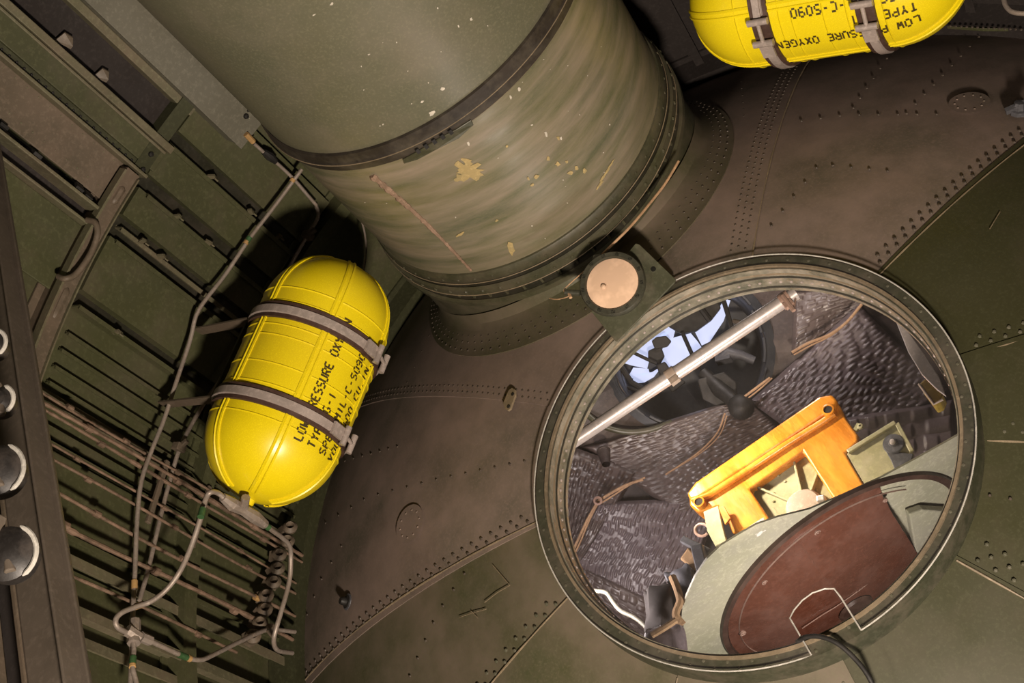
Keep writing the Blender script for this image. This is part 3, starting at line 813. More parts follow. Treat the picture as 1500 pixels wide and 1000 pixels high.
b.build('ring_marks', M['mark'], lamp, kind='stuff')
b = MB()
for ang in (0.6, 3.4):
    pass
q = on_plane(876, 380, LP - n0 * .01, n0); b.box(q, .022, .014, .022, Matrix.Rotation(.6, 3, 'Y')); b.build('hinge_lug', M['lamp_ring'], lamp, bevel=.002)
b = MB(); b.tube([on_plane(850, 429, LP - n0 * .015, n0), on_plane(828, 428, LP - n0 * .015, n0)], .007, 12); b.build('cable_socket', M['lamp_ring'], lamp, smooth=True)
b = MB(); b.tube(smooth_path([on_y(868, 386, 1.96), on_y(850, 402, 1.95), on_y(832, 418, 1.95), on_y(826, 426, 1.95), on_y(834, 433, 1.95), on_y(818, 438, 1.96), on_y(805, 437, 1.98)]), .0014, 6)
b.tube(smooth_path([on_y(832, 426, 1.95), on_y(836, 436, 1.95)]), .004, 6)
b.build('lead', M['cord'], lamp, smooth=True)

# ================================================================== OXYGEN BOTTLES
GL = {'L': [((0, 4), (0, 0)), ((0, 0), (2, 0))], 'O': [((0, .4), (0, 3.6)), ((2, .4), (2, 3.6)), ((.3, 4), (1.7, 4)), ((.3, 0), (1.7, 0))],
      'W': [((0, 4), (.4, 0)), ((.4, 0), (1, 2.4)), ((1, 2.4), (1.6, 0)), ((1.6, 0), (2, 4))],
      'P': [((0, 0), (0, 4)), ((.3, 4), (1.7, 4)), ((2, 3.8), (2, 2.3)), ((.3, 2), (1.7, 2))],
      'R': [((0, 0), (0, 4)), ((.3, 4), (1.7, 4)), ((2, 3.8), (2, 2.3)), ((.3, 2), (1.7, 2)), ((1.1, 1.8), (2, 0))],
      'E': [((0, 0), (0, 4)), ((.3, 4), (2, 4)), ((.3, 2), (1.6, 2)), ((.3, 0), (2, 0))],
      'S': [((2, 4), (.3, 4)), ((0, 3.7), (0, 2.4)), ((.2, 2.1), (1.8, 1.9)), ((2, 1.6), (2, .3)), ((1.7, 0), (0, 0))],
      'U': [((0, 4), (0, .3)), ((.3, 0), (1.7, 0)), ((2, .3), (2, 4))], 'X': [((0, 4), (2, 0)), ((2, 4), (1.2, 2.3)), ((.8, 1.7), (0, 0))],
      'Y': [((0, 4), (1, 2.1)), ((2, 4), (1, 2.1)), ((1, 1.8), (1, 0))], 'G': [((2, 4), (.3, 4)), ((0, 3.7), (0, .3)), ((.3, 0), (1.8, 0)), ((2, .2), (2, 1.8)), ((2, 1.8), (1.1, 1.8))],
      'N': [((0, 0), (0, 4)), ((.1, 3.8), (1.9, .2)), ((2, 0), (2, 4))], 'T': [((0, 4), (2, 4)), ((1, 3.7), (1, 0))], '-': [((.3, 2), (1.7, 2))],
      '1': [((1, 0), (1, 4))], '.': [((.8, .2), (1.2, .2))], 'M': [((0, 0), (0, 4)), ((.1, 3.9), (1, 1.8)), ((1, 1.8), (1.9, 3.9)), ((2, 0), (2, 4))],
      'I': [((1, 0), (1, 4))], 'C': [((2, 4), (.3, 4)), ((0, 3.7), (0, .3)), ((.3, 0), (2, 0))],
      '5': [((2, 4), (0, 4)), ((0, 3.7), (0, 2.4)), ((.2, 2.2), (1.8, 2.1)), ((2, 1.8), (2, .3)), ((1.7, 0), (0, 0))],
      '0': [((0, .4), (0, 3.6)), ((2, .4), (2, 3.6)), ((.3, 4), (1.7, 4)), ((.3, 0), (1.7, 0))],
      '9': [((.3, 2), (2, 2)), ((0, 3.7), (0, 2.3)), ((.3, 4), (1.7, 4)), ((2, 3.8), (2, .3)), ((1.7, 0), (.2, 0))],
      'V': [((0, 4), (1, 0)), ((1, 0), (2, 4))], '2': [((0, 4), (1.8, 4)), ((2, 3.7), (2, 2.4)), ((1.8, 2.1), (.2, 1.7)), ((0, 1.5), (0, .3)), ((0, 0), (2, 0))]}
BR, BL = 0.160, 0.635


def make_bottle(center, zaxis, xaxis, label, bands, tang, straps, clampang, port=True, armside=1):
    Z = Vector(zaxis).normalized(); X = Vector(xaxis); X = (X - Z * X.dot(Z)).normalized(); Y = Z.cross(X)
    root = thing('oxygen_bottle', label, 'gas bottle', 'yellow oxygen bottles on both sides of the tunnel')
    root.matrix_world = Matrix.Translation(center) @ Matrix((X, Y, Z)).transposed().to_4x4()
    hc = BL / 2 - BR
    def rad_h(h, r=BR):
        if abs(h) <= hc: return r
        d = abs(h) - hc; return math.sqrt(max(r * r - d * d, 0))
    prof = [(r_, h) for h, r_ in ([(-hc - BR * math.cos(k * PI / 36), BR * math.sin(k * PI / 36)) for k in range(19)] + [(hc + BR * math.sin(k * PI / 36), BR * math.cos(k * PI / 36)) for k in range(19)])]
    b = MB(); b.lathe(prof, (0, 0, 0), (0, 0, 1), 72, ref=(1, 0, 0)); b.build('body', M['yellow'], root, smooth=True)
    # longitudinal weld straps
    for a in bands:
        b = MB(); a = math.radians(a); hw = 0.010; vs = []; fs = []; n = 44
        H = BL / 2 - .035
        for i in range(n + 1):
            # path over the ends
            s_ = -1 + 2 * i / n; L_ = hc + BR * 1.22; d = s_ * L_
            if abs(d) <= hc: h, r_ = d, BR; nn = 0
            else:
                e = (abs(d) - hc) / BR; h = math.copysign(hc + BR * math.sin(e), d); r_ = BR * math.cos(e)
            for (w_, up) in ((-hw, 0), (-hw, .0025), (-hw * .55, .0038), (-hw * .35, .0015), (hw * .35, .0015), (hw * .55, .0038), (hw, .0025), (hw, 0)):
                k = (r_ + up) / max(r_, 1e-4); da = w_ / max(r_, .03)
                hh = h if abs(h) <= hc else math.copysign(hc + (abs(h) - hc) * (BR + up) / BR, h)
                vs.append(((r_ + up) * math.cos(a + da), (r_ + up) * math.sin(a + da), hh))
        for i in range(n):
            for k in range(7): fs.append((i * 8 + k, i * 8 + k + 1, (i + 1) * 8 + k + 1, (i + 1) * 8 + k))
        b.add(vs, fs); b.build('weld_band', M['yellow'], root, smooth=True)
    b = MB()
    for h in (-hc - .004, -.085, -.035, .035, .062, .125, hc + .004):
        b.lathe([(rad_h(h) - .001, h - .0035), (rad_h(h) + .0022, h), (rad_h(h) - .001, h + .0035)], (0, 0, 0), (0, 0, 1), 72)
    b.build('weld_ridge', M['yellow'], root, smooth=True)
    # stencilled lettering
    lines = ['LOW PRESSURE OXYGEN', 'TYPE G-1', 'SPEC.MIL-C-5090', 'VOL.2100 CU.IN.']
    cw, chh = .0036, .0050; pitch = .0215
    for li, s_ in enumerate(lines):
        b = MB(); base = math.radians(tang[0]) + (li * .037) / BR
        for ci, ch in enumerate(s_):
            if ch not in GL: continue
            x0 = tang[1] + ci * (.0166 if li == 0 else .0176)
            for (p, q) in GL[ch]:
                P = Vector((x0 + p[0] * cw * 1.55, p[1] * chh)); Q = Vector((x0 + q[0] * cw * 1.55, q[1] * chh))
                d = (Q - P); ln = max(d.length, .001); d.normalize() if d.length > 0 else None
                if ln <= .0012: d = Vector((1, 0))
                nrm = Vector((-d.y, d.x)) * .0019; P2, Q2 = P + d * .0004, Q - d * .0004
                if ln <= .003: P2, Q2 = P - d * .001, Q + d * .001
                quad = []
                for w2 in (P2 + nrm, P2 - nrm, Q2 - nrm, Q2 + nrm):
                    # reading direction = +Z; next line turns towards +angle, letter tops towards -angle
                    ang = base - w2.y / BR; rr_ = rad_h(w2.x) + .0030
                    quad.append((rr_ * math.cos(ang), rr_ * math.sin(ang), w2.x))
                b.add(quad, [(0, 1, 2, 3)])
        b.build('stencil_lettering', M['ink'], root, fix=False, kind='stuff')
    # straps: brown webbing under a metal band with T-bolts
    for sh in straps:
        ca = math.radians(clampang)
        b = MB(); b.lathe([(BR + .0005, sh - .021), (BR + .007, sh - .020), (BR + .007, sh + .020), (BR + .0005, sh + .021)], (0, 0, 0), (0, 0, 1), 72); s1 = b.build('strap', M['strap'], root, smooth=True)
        b = MB(); b.lathe([(BR + .007, sh - .011), (BR + .011, sh - .009), (BR + .011, sh + .009), (BR + .007, sh + .011)], (0, 0, 0), (0, 0, 1), 72, ca + .34, ca + 2 * PI - .22, ref=(1, 0, 0)); b.build('metal_band', M['strap_m'], s1, smooth=True)
        b = MB()
        d0 = Vector((math.cos(ca + .28), math.sin(ca + .28), 0)); d1 = Vector((math.cos(ca - .02), math.sin(ca - .02), 0))
        for d_ in (d0, d1):
            p = d_ * (BR + .020); b.tube([p + Vector((0, 0, sh - .023)), p + Vector((0, 0, sh + .023))], .008, 12)
        b.tube([d0 * (BR + .021) + Vector((0, 0, sh)), d1 * (BR + .021) + Vector((0, 0, sh))], .0048, 10)
        for k, d_ in ((1, Vector((math.cos(ca + .46), math.sin(ca + .46), 0))), (2, Vector((math.cos(ca - .16), math.sin(ca - .16), 0)))):
            p = d_ * (BR + .013); t_ = Vector((-d_.y, d_.x, 0)); b.bar(p - t_ * .022 + Vector((0, 0, sh)), p + t_ * .022 + Vector((0, 0, sh)), .030 if k == 2 else .016, .007, up=d_)
        b.build('clamp_bolt', M['strap_m'], s1, smooth=True)
    if port:
        b = MB(); b.lathe([(.019, -BL / 2 + .004), (.017, -BL / 2 - .012), (.013, -BL / 2 - .016), (.006, -BL / 2 - .022), (0, -BL / 2 - .022)], (0, 0, 0), (0, 0, 1), 20); b.build('port_boss', M['yellow'], root, smooth=True)
    return root


def tangent(th):   # unit vectors at roll angle th (deg from up towards left)
    t = math.radians(th)
    return Vector((math.cos(t), 0, math.sin(t))), Vector((math.sin(t), 0, -math.cos(t)))   # along the skin upward-right, inward


zl, xl = tangent(43.2)
BC = Vector((-0.756, 1.831, 1.5 + 2.046))
bl = make_bottle(BC, zl, xl, 'whole yellow oxygen bottle on the left wall, standing beside the tunnel', [-38 + 60 * k for k in range(6)], (-21, -.182), (.098, -.118), 14)
zr = Vector((-zl.x, 0, zl.z)); xr = Vector((-xl.x, 0, xl.z))
BC2 = Vector((0.769, 1.853, 1.5 + 2.023))
br = make_bottle(BC2, zr, xr, 'yellow oxygen bottle cut off by the top edge of the photo', [-26 + 60 * k for k in range(6)], (3, -.225), (.105, -.125), 10, port=False)
# bracket arms from the wall to the left bottle
def arm(root, world_pts, wd, ht, name='bracket_arm', mat='brown'):
    b = MB(); inv = root.matrix_world.inverted()
    for a, c_ in zip(world_pts[:-1], world_pts[1:]): b.bar(inv @ Vector(a), inv @ Vector(c_), wd, ht)
    return b.build(name, M[mat], root, bevel=.001)
Zw = zl.normalized(); Xw = xl; Yw = Zw.cross(Xw)
for sh in (.098, -.118):
    base = BC + Zw * sh
    j = base + (-Yw * .10 - Xw * .13)
    wallp = base - Xw * .40 - Yw * .03
    arm(bl, [j, wallp], .030, .006)
    arm(bl, [j, base - Yw * .03 - Xw * .155], .028, .012)
    b = MB(); inv = bl.matrix_world.inverted(); b.rivet(inv @ (j - Yw * .008), -(inv.to_3x3() @ Yw), .008, .008); b.build('bolt', M['brown'], bl)
arm(bl, [BC + Zw * .098 - Yw * .09 - Xw * .15, BC - Zw * .118 - Yw * .09 - Xw * .15], .018, .006, 'bracket_post', 'green_dark')
for sh in (.105, -.125):
    Zr, Xr = zr, xr; Yr = Zr.cross(Xr); base = BC2 + Zr * sh
    arm(br, [base - Xr * .15 + Yr * .08, base - Xr * .40 + Yr * .03], .03, .006)

# ================================================================== TUBES ON THE LEFT WALL
def tube_thing(name, label, cat, pts, r, mat='steel', group=None, sm=True, parent=None):
    b = MB(); b.tube(smooth_path(pts, 5) if sm else pts, r, 10)
    o = b.build(name, M[mat], parent, smooth=True)
    if label: tag(o, label, cat, group)
    return o
def sk_path(pts, r): return [on_skin(x, y, r) for x, y in pts]
def sleeve(parent, pts, i, mat, r):
    a, c_ = Vector(pts[0]), Vector(pts[1]); b = MB(); b.tube([a, c_], r, 10); b.build('tape_band', M[mat], parent, smooth=True)
T = thing('oxygen_line', 'long thin steel line bending past the left of the yellow bottle', 'pipe', 'oxygen lines on the left wall')
tube_thing('tube', None, None, sk_path([(442, 248), (405, 298), (365, 350), (330, 402), (291, 454), (278, 500), (258, 560), (240, 615), (222, 660), (207, 705), (201, 760), (198, 830), (195, 895), (190, 1030)], 1.36), .0056, parent=T)
for a, c_, mm in (((366, 347), (361, 355), 'tape_g'), ((362, 353), (359, 357), 'tape_y'), ((430, 262), (427, 266), 'tape_y'), ((197, 850), (197, 862), 'tape_y')): sleeve(T, sk_path([a, c_], 1.36), 0, mm, .0075)
T = thing('oxygen_line', 'steel line running behind the yellow bottle down to the junction fitting', 'pipe', 'oxygen lines on the left wall')
tube_thing('tube', None, None, sk_path([(463, 300), (466, 318), (450, 345), (420, 398), (380, 470), (320, 560), (298, 592), (266, 650), (250, 700), (238, 745), (218, 830), (204, 880)], 1.39), .0056, parent=T)
tube_thing('tube', None, None, sk_path([(372, 210), (390, 226), (407, 240), (430, 262), (450, 285), (463, 300)], 1.37), .005, parent=T)
b = MB(); b.tube(sk_path([(360, 196), (371, 208)], 1.37), .008, 8); b.build('copper_end', M['tape_y'], T, smooth=True)
b = MB(); b.tube(sk_path([(386, 222), (395, 229), (404, 237)], 1.37), [.008, .013, .008], 8); b.build('coupling', M['black'], T, smooth=True)
for q in ((451, 345), (262, 655)):
    b = MB(); p = on_skin(*q, 1.385); b.box(p, .024, .03, .02, Matrix.Rotation(.7, 3, 'Y')); b.box(p + Vector((.02, .0, 0)), .018, .012, .012); b.build('clip', M['brown'], T, bevel=.002)
# parallel rusty lines running fore and aft
g = 'rusty lines running along the lower left wall'
spec = [(59.2, 1.40, 1.38, 2.05, .0040, 'topmost rusty line, nearest the yellow bottle'), (60.2, 1.395, 1.3, 2.42, .0058, 'thick flaking line just below the topmost rusty line'), (61.0, 1.395, 1.3, 2.42, .0046, 'rusty line paired with the thick flaking line'),
        (63.6, 1.40, 1.35, 2.42, .0036, 'thin rusty line under the upper pair, above the mid wall'), (65.0, 1.40, 1.35, 2.42, .0042, 'fourth rusty line down, straight and thin'),
        (67.9, 1.40, 1.35, 2.42, .0050, 'brown line with a brass sleeve half way along'), (70.6, 1.40, 1.35, 2.42, .0064, 'thickest rusty line, low on the wall'), (74.9, 1.41, 1.4, 2.20, .0048, 'lowest rusty line, ending short of the bulkhead')]
for i, (th, r, ya, yb, rad, lb) in enumerate(spec):
    r -= .018; root = thing('hydraulic_line', lb, 'pipe', g)
    n = 70; pts = []; rs = []
    for k in range(n + 1):
        y = ya + (yb - ya) * k / n; pts.append(skin_pt(th + .12 * math.sin(y * 5 + i), y, r - .004 * math.sin(y * 7 + i * 2))); rs.append(rad * .86 * random.uniform(.85, 1.12) * (1.35 if (math.sin(y * 9 + i * 2.1) > .82 and i in (1, 2, 6)) else 1))
    b = MB(); b.tube(pts, rs, 8); b.build('tube', M['copper'], root, smooth=True)
    for k in range(3):
        y = ya + (yb - ya) * (.22 + .27 * k + .04 * ((i * 7) % 3))
        b = MB(); b.tube([skin_pt(th, y, r), skin_pt(th, y + .018, r)], rad * 1.6, 8); b.build('sleeve', M['tape_y'] if (i == 5 and k == 2) else M['copper'], root, smooth=True)
# support blocks where the lines cross the frames
for y0_, lb_ in ((1.86, 'brown clamp strip across the rusty lines, the one farther left'), (2.02, 'brown clamp strip across the rusty lines, nearer the bulkhead')):
    b = MB(); p1, p2 = skin_pt(58.6, y0_, 1.385), skin_pt(66, y0_ - .02, 1.385)
    b.bar(p1, p2, .014, .010, up=Vector((.8, 0, -.5)))
    tag(b.build('line_clamp', M['brown'], bevel=.002), lb_, 'clamp')
# feed line under the bottle, with fitting
F = thing('bottle_feed_line', 'bent steel tube with a T fitting under the whole yellow bottle', 'pipe')
rF = 1.12
P1 = [(331, 733), (320, 722), (308, 721), (301, 732), (294, 758), (280, 800), (265, 834), (245, 862), (222, 880), (200, 888), (180, 896), (170, 906), (172, 918), (188, 927), (196, 928)]
rad1 = [1.06] * 3 + [1.08, 1.12, 1.17, 1.22, 1.26, 1.29, 1.31, 1.32, 1.33, 1.335, 1.34, 1.34]
tube_thing('tube', None, None, [on_skin(x, y, r) for (x, y), r in zip(P1, rad1)], .0060, parent=F)
P2 = [(385, 763), (398, 776), (412, 786), (423, 797), (426, 812), (424, 850), (412, 895), (404, 922), (401, 940), (407, 952), (428, 956)]
tube_thing('tube', None, None, [on_skin(x, y, 1.08 + .2 * k / 10) for k, (x, y) in enumerate(P2)], .0060, parent=F)
b = MB(); b.tube([on_skin(326, 728, 1.06), on_skin(340, 738, 1.06), on_skin(356, 746, 1.06), on_skin(372, 756, 1.065), on_skin(388, 768, 1.07)], [.010, .016, .013, .016, .011], 8)
b.tube([on_skin(357, 747, 1.06), on_skin(360, 728, 1.03)], .010, 8); b.build('tee_fitting', M['steel'], F)
for k, (a, c_) in enumerate((((297, 745), (294, 757)), ((388, 768), (394, 773)), ((208, 885), (199, 888)))):
    rr_ = (1.08, 1.085, 1.315)[k]; sleeve(F, [on_skin(*a, rr_), on_skin(*c_, rr_)], 0, 'tape_g' if k < 2 else 'tape_y', .0078)
J = thing('junction_line', 'low bent steel line leaving the junction fitting towards the bulkhead rim', 'pipe')
tube_thing('tube', None, None, [on_skin(x, y, 1.34) for x, y in ((198, 922), (214, 935), (245, 950), (275, 963), (294, 966), (310, 960), (350, 940), (385, 924), (402, 922), (432, 925))], .0058, parent=J, sm=True)
tube_thing('tube', None, None, [on_skin(x, y, 1.34) for x, y in ((193, 925), (196, 950), (194, 975), (200, 1000), (210, 1040))], .0056, parent=J)
b = MB(); b.tube([on_skin(186, 922, 1.34), on_skin(204, 934, 1.335)], [.014, .014], 8); b.tube([on_skin(198, 908, 1.34), on_skin(196, 942, 1.34)], [.012, .015], 8); b.tube([on_skin(206, 932, 1.34), on_skin(220, 938, 1.34)], .012, 8)
b.build('cross_fitting', M['steel'], J)
for a, c_, mm in (((262, 958), (274, 963), 'tape_g'), ((275, 963), (279, 965), 'tape_y'), ((195, 962), (194, 972), 'tape_g'), ((194, 973), (194, 977), 'tape_y')): sleeve(J, sk_path([a, c_], 1.34), 0, mm, .0076)
b = MB(); b.tube([on_skin(394, 918, 1.33), on_skin(402, 928, 1.33)], .014, 8); b.build('cross_fitting', M['brown'], J)
tube_thing('thin_wire', 'thin grey wire rising between the yellow bottle and the tunnel', 'wire', [on_y(526, 312, 2.0), on_y(534, 340, 2.02), on_y(536, 370, 2.03), on_y(532, 402, 2.02)], .003)
# cable grommets on the rim frame
b = MB()
for k in range(9):
    x = 425 - k * 6.4 + 3 * math.sin(k * 2.2); y = 772 + k * 20
    p = on_skin(x, y, 1.36); b.lathe([(.008, -.01), (.019, -.008), (.021, .002), (.012, .012), (.008, .006), (.008, -.01)], p, (.6, -.8, -.1), 12)
    b.box(p + Vector((-.02, .01, .01)), .03, .03, .02, Matrix.Rotation(k, 3, 'Y'))
b.build('grommet', M['brown'], wall_l, smooth=True, kind='stuff')

# ================================================================== BOMB RACK POST, far left
post = thing('rack_post', 'tall dusty brown channel post standing at the far left edge', 'post')
X0 = -0.868
b = MB(); b.prism([Vector((X0, 1.045, .2 + 1.5)), Vector((X0, 1.045, 3.95)), Vector((X0 - .035, 1.045, 3.95)), Vector((X0 - .035, 1.045, 1.7))], Vector((0, -.004, 0)))
b.box((X0 - .002, 1.03, 2.82), .005, .035, 2.26); b.box((X0 - .0, 1.048, 2.82), .018, .004, 2.26)
b.build('flange', M['post'], post, bevel=.002)
b = MB(); b.box((X0 - .04, 1.05, 2.82), .07, .05, 2.26); b.build('web', M['post'], post, bevel=.008)
b = MB(); b.box((X0 - .10, 1.06, 2.82), .05, .02, 2.26); b.build('inner_web', M['void'], post)
b = MB(); b.box((X0 - .075, 1.03, 2.82), .008, .012, 2.26); b.box((X0 - .13, 1.02, 2.82), .02, .05, 2.26); b.build('lip', M['brown'], post, bevel=.002)
for i, (px, py, lb) in enumerate(((2, 505, 'grey shackle with a pale curved edge, topmost on the left post'), (12, 588, 'grey shackle just below the topmost on the left post'), (10, 690, 'larger round grey shackle in the middle of the left post'), (26, 812, 'lowest round grey shackle on the left post'))):
    s = thing('bomb_shackle', lb, 'shackle', 'shackles on the rack post')
    p = on_x(px - 14, py, -.842)
    r_ = .022 if i < 2 else .036; ax = Vector((.45, -1, -.5)).normalized()
    b = MB(); b.lathe([(0, .018), (r_ * .6, .016), (r_, .006), (r_, -.02), (0, -.02)], p, ax, 24); b.build('disc', M['shackle'], s, smooth=True)
    u = ax.orthogonal().normalized(); rt = Vector(R[:, 0]); rt = (rt - ax * rt.dot(ax)).normalized(); dn = ax.cross(rt)
    arc = [p + ax * .008 + (rt * math.cos(a) - dn * math.sin(a)) * (r_ + .002) for a in [(-1.25 + 2.1 * k / 14) * (1) for k in range(15)]]
    b = MB(); b.tube(arc, [.001] + [.0035] * 13 + [.001], 8); b.build('pale_rim', M['edge'], s, smooth=True)
    b = MB(); b.box(p - rt * .02 + ax * .02 + Vector((0, 0, .03)), .035, .03, .05, Matrix.Rotation(.5 + i, 3, 'Y')); b.tube([p + Vector((-.02, 0, .06)), p + Vector((.01, -.01, .02)), p + Vector((.0, .0, -.03))], .008, 8); b.build('lever', M['post'], s, bevel=.002)

# ================================================================== CABIN BEHIND THE WINDOW
b = MB(); b.lathe([(1.31, 2.56), (1.30, 3.2), (1.22, 4.2), (1.0, 4.9), (0.01, 5.1)], (0, 0, AZ), (0, 1, 0), 48)
cab = struct(b.build('wall_cabin', M['cabin'], smooth=True))
b = MB(); b.lathe([(.66, 2.36), (1.31, 2.55)], (0, 0, AZ), (0, 1, 0), 48)
struct(b.build('trim_cabin', M['cabin'], smooth=True))
# sloping lined ceiling with the round turret well
PC = on_y(1008, 515, 2.95); PN = Vector((0, -.82, -.57)).normalized()
PU = Vector((1, 0, 0)); PV = PN.cross(PU).normalized()
def plane_pt(px, py, off=0.0): return on_plane(px, py, PC + PN * off, PN)
def lining_fn(u, v):
    a = 2 * PI * u; r = .238 + (1.1 - .238) * v
    d = .012 * math.sin(9 * a + 3 * v) + .03 * max(0, v - .2)
    return PC + (PU * math.cos(a) + PV * math.sin(a)) * r + PN * d
b = MB(); b.grid(lining_fn, 96, 24)
lin = tag(b.build('ceiling_lining', M['cabin'], smooth=True, fix=False), 'dark brown lining around the round overhead opening inside the cabin', 'lining')
well = thing('turret_well', 'dark round opening with bluish panes seen through the upper part of the window', 'turret')
ax = -PN
b = MB(); b.lathe([(.27, -.01), (.244, -.02), (.238, .0), (.238, .36)], PC, ax, 64); b.build('well_wall', M['nose'], well, smooth=True)
b = MB(); b.lathe([(0.0, .37), (.25, .37)], PC, ax, 48); b.build('back_plate', M['nose'], well)
# rim beading
b = MB()
for k in range(16):
    a0 = 2 * PI * k / 16
    b.tube([PC + (PU * math.cos(a0 + j * .08) + PV * math.sin(a0 + j * .08)) * (.244 + .008 * math.sin(a0 * 3)) + PN * .015 for j in range(5)], .006, 6)
b.build('rim_bead', M['nose'], well, smooth=True)
def wp(px, py, depth): return on_plane(px, py, PC - PN * depth, PN)
# daylight panes deep in the well (each its own), black mechanism in front
panes = [[(903, 528), (925, 512), (962, 492), (990, 480), (985, 500), (955, 512), (948, 540), (925, 535)],
         [(918, 556), (928, 538), (950, 540), (952, 548)],
         [(952, 480), (972, 474), (985, 482), (975, 492), (958, 494)],
         [(966, 530), (972, 505), (988, 494), (1012, 488), (1022, 500), (1030, 512), (1008, 528), (980, 538)],
         [(1018, 486), (1040, 470), (1050, 455), (1062, 438), (1070, 440), (1060, 470), (1040, 500), (1028, 506)],
         [(930, 548), (955, 545), (970, 536), (958, 552), (944, 560), (925, 562)]]
for pl in panes:
    b = MB(); b.prism([wp(x, y, .33) for x, y in pl], PN * .006); b.build('pane', M['sky'], well)
mech = [([(978, 478), (1000, 466), (1032, 440), (1050, 440), (1056, 452), (1042, 470), (1020, 486), (998, 490)], .32, .05),
        ([(950, 514), (968, 506), (974, 522), (966, 536), (958, 530), (950, 528)], .3, .03),
        ([(955, 500), (962, 494), (976, 492), (984, 500), (978, 508), (960, 512)], .28, .03),
        ([(962, 535), (975, 530), (985, 545), (1005, 560), (985, 575), (968, 552)], .26, .05),
        ([(1022, 556), (1060, 545), (1078, 560), (1080, 590), (1060, 600), (1030, 585)], .05, .08)]
for pl, d, th in mech:
    b = MB(); b.prism([wp(x, y, d) for x, y in pl], PN * th); b.build('mechanism', M['black'], well, bevel=.004)
for pts, r_ in (([(1000, 488), (1012, 515), (1024, 540)], .007), ([(925, 515), (948, 526), (962, 532)], .006), ([(1024, 530), (1030, 560), (1034, 600)], .003), ([(1040, 470), (1010, 430)], .01),
                ([(905, 530), (925, 560), (960, 580)], .01), ([(895, 560), (920, 568), (950, 574)], .006), ([(1060, 440), (1072, 480), (1068, 500)], .008)):
    b = MB(); b.tube([wp(x, y, .24) for x, y in pts], r_, 8); b.build('strut', M['black'], well, smooth=True)
b = MB(); b.tube([wp(x, y, .12) for x, y in ((1050, 528), (1066, 516), (1085, 520), (1105, 528))], [.012, .022, .016, .014], 10); b.box(wp(1060, 522, .12), .05, .03, .04, Matrix.Rotation(.5, 3, 'Y')); b.build('grey_lever', M['dkgrey'], well, smooth=True)
b = MB(); b.tube(smooth_path([wp(1075, 470, .2), wp(1100, 475, .15), wp(1130, 480, .1), wp(1135, 500, .1), wp(1120, 530, .08)]), .008, 8); b.build('hose', M['brown'], well, smooth=True)
# curved pale duct edge low in the opening
b = MB(); b.tube(smooth_path([plane_pt(852, 600, .02), plane_pt(880, 622, .03), plane_pt(915, 632, .03), plane_pt(950, 630, .03), plane_pt(985, 618, .03)]), .010, 10)
tag(b.build('pale_hose', M['ring'], smooth=True), 'pale olive hose curving along the lower left of the round cabin opening', 'hose')
k_ = thing('hanging_knob', 'dark round knob hanging below the overhead opening in the cabin', 'knob')
p = plane_pt(1086, 596, .10); b = MB(); b.lathe([(0, .03), (.022, .026), (.036, .012), (.040, -.004), (.036, -.02), (.02, -.03), (0, -.032)], p, PN, 24); b.build('knob', M['black'], k_, smooth=True)
b = MB(); b.tube([p - PN * .01, plane_pt(1056, 572, .03), plane_pt(1030, 545, 0.0)], [.02, .026, .02], 10); b.build('arm', M['black'], k_, smooth=True)
# grab bar across the window
bar = thing('grab_bar', 'pale aluminium bar crossing the upper half of the window', 'bar')
A = on_y(826, 656, 2.20); B = on_y(1166, 429, 2.20)
b = MB(); b.tube([A, A.lerp(B, .3), A.lerp(B, .6), B], [.0155, .0165, .0175, .0165], 24); b.build('tube', M['white_tube'], bar, smooth=True)
d = (B - A).normalized()
for f, w_ in ((.475, .012), (.955, .012)):
    c_ = A.lerp(B, f); b = MB(); b.tube([c_ - d * w_, c_ + d * w_], .0205, 20); side = d.cross(Vector((0, 1, 0))).normalized()
    if side.z > 0: side = -side
    b.box(c_ + side * .024 + Vector((0, -.012, 0)), .022, .012, .016); b.build('clamp', M['washer'] if f > .9 else M['cream'], bar, smooth=True)
c_ = A.lerp(B, .955); b = MB(); b.tube([c_ + Vector((0, -.02, 0)), on_y(1163, 455, 2.185)], .0055, 8); b.tube([on_y(1163, 455, 2.185), on_y(1166, 430, 2.20)], .0025, 6); b.build('screw', M['washer'], bar, smooth=True)

# quilted sound blankets (ruched vinyl)
def blanket(label, q, off, mat, nu, nv, seed, amp=.010, extra=1):
    rng = np.random.RandomState(seed)
    cs = [plane_pt(x, y, o_) for (x, y), o_ in zip(q, off)]
    NU, NV = 110, 190
    ph = rng.rand(nv + 2, 4) * 6.28; fq = rng.uniform(.7, 1.4, (nv + 2, 4))
    lo = rng.rand(6, 3) * 6.28
    def fn(u, v):
        p = cs[0].lerp(cs[1], u).lerp(cs[3].lerp(cs[2], u), v)
        vv = v + .012 * math.sin(u * 9 + lo[0, 0]) + .007 * math.sin(u * 23 + lo[1, 0])
        r = int(vv * nv) % nv; row = vv * nv - math.floor(vv * nv)
        s = abs(math.sin(PI * row)) ** .8
        dash = min(1, max(0, .55 + 1.6 * math.sin(u * nu * 2 * PI * fq[r, 0] + ph[r, 0] + 1.5 * math.sin(u * 7 + ph[r, 1]))))
        h = amp * s * (.15 + .85 * dash) + .018 * math.sin(u * 5 + lo[2, 0]) * math.sin(v * 4 + lo[3, 0])
        e = min(u, 1 - u, v, 1 - v); h -= .03 * max(0, 1 - e / .05) ** 2
        return p + PN * h
    b = MB(); b.grid(fn, NU, NV)
    me_o = b.build('sound_blanket', M[mat], smooth=False, fix=False)
    for pl in me_o.data.polygons: pl.use_smooth = True
    return tag(me_o, label, 'blanket', 'quilted sound blankets in the cabin')
blanket('purplish grey quilted blanket with wavy dashes at the right side of the window', [(1098, 588), (1258, 446), (1392, 570), (1240, 690)], (.05, .06, .10, .08), 'quilt', 8, 26, 1, .007)
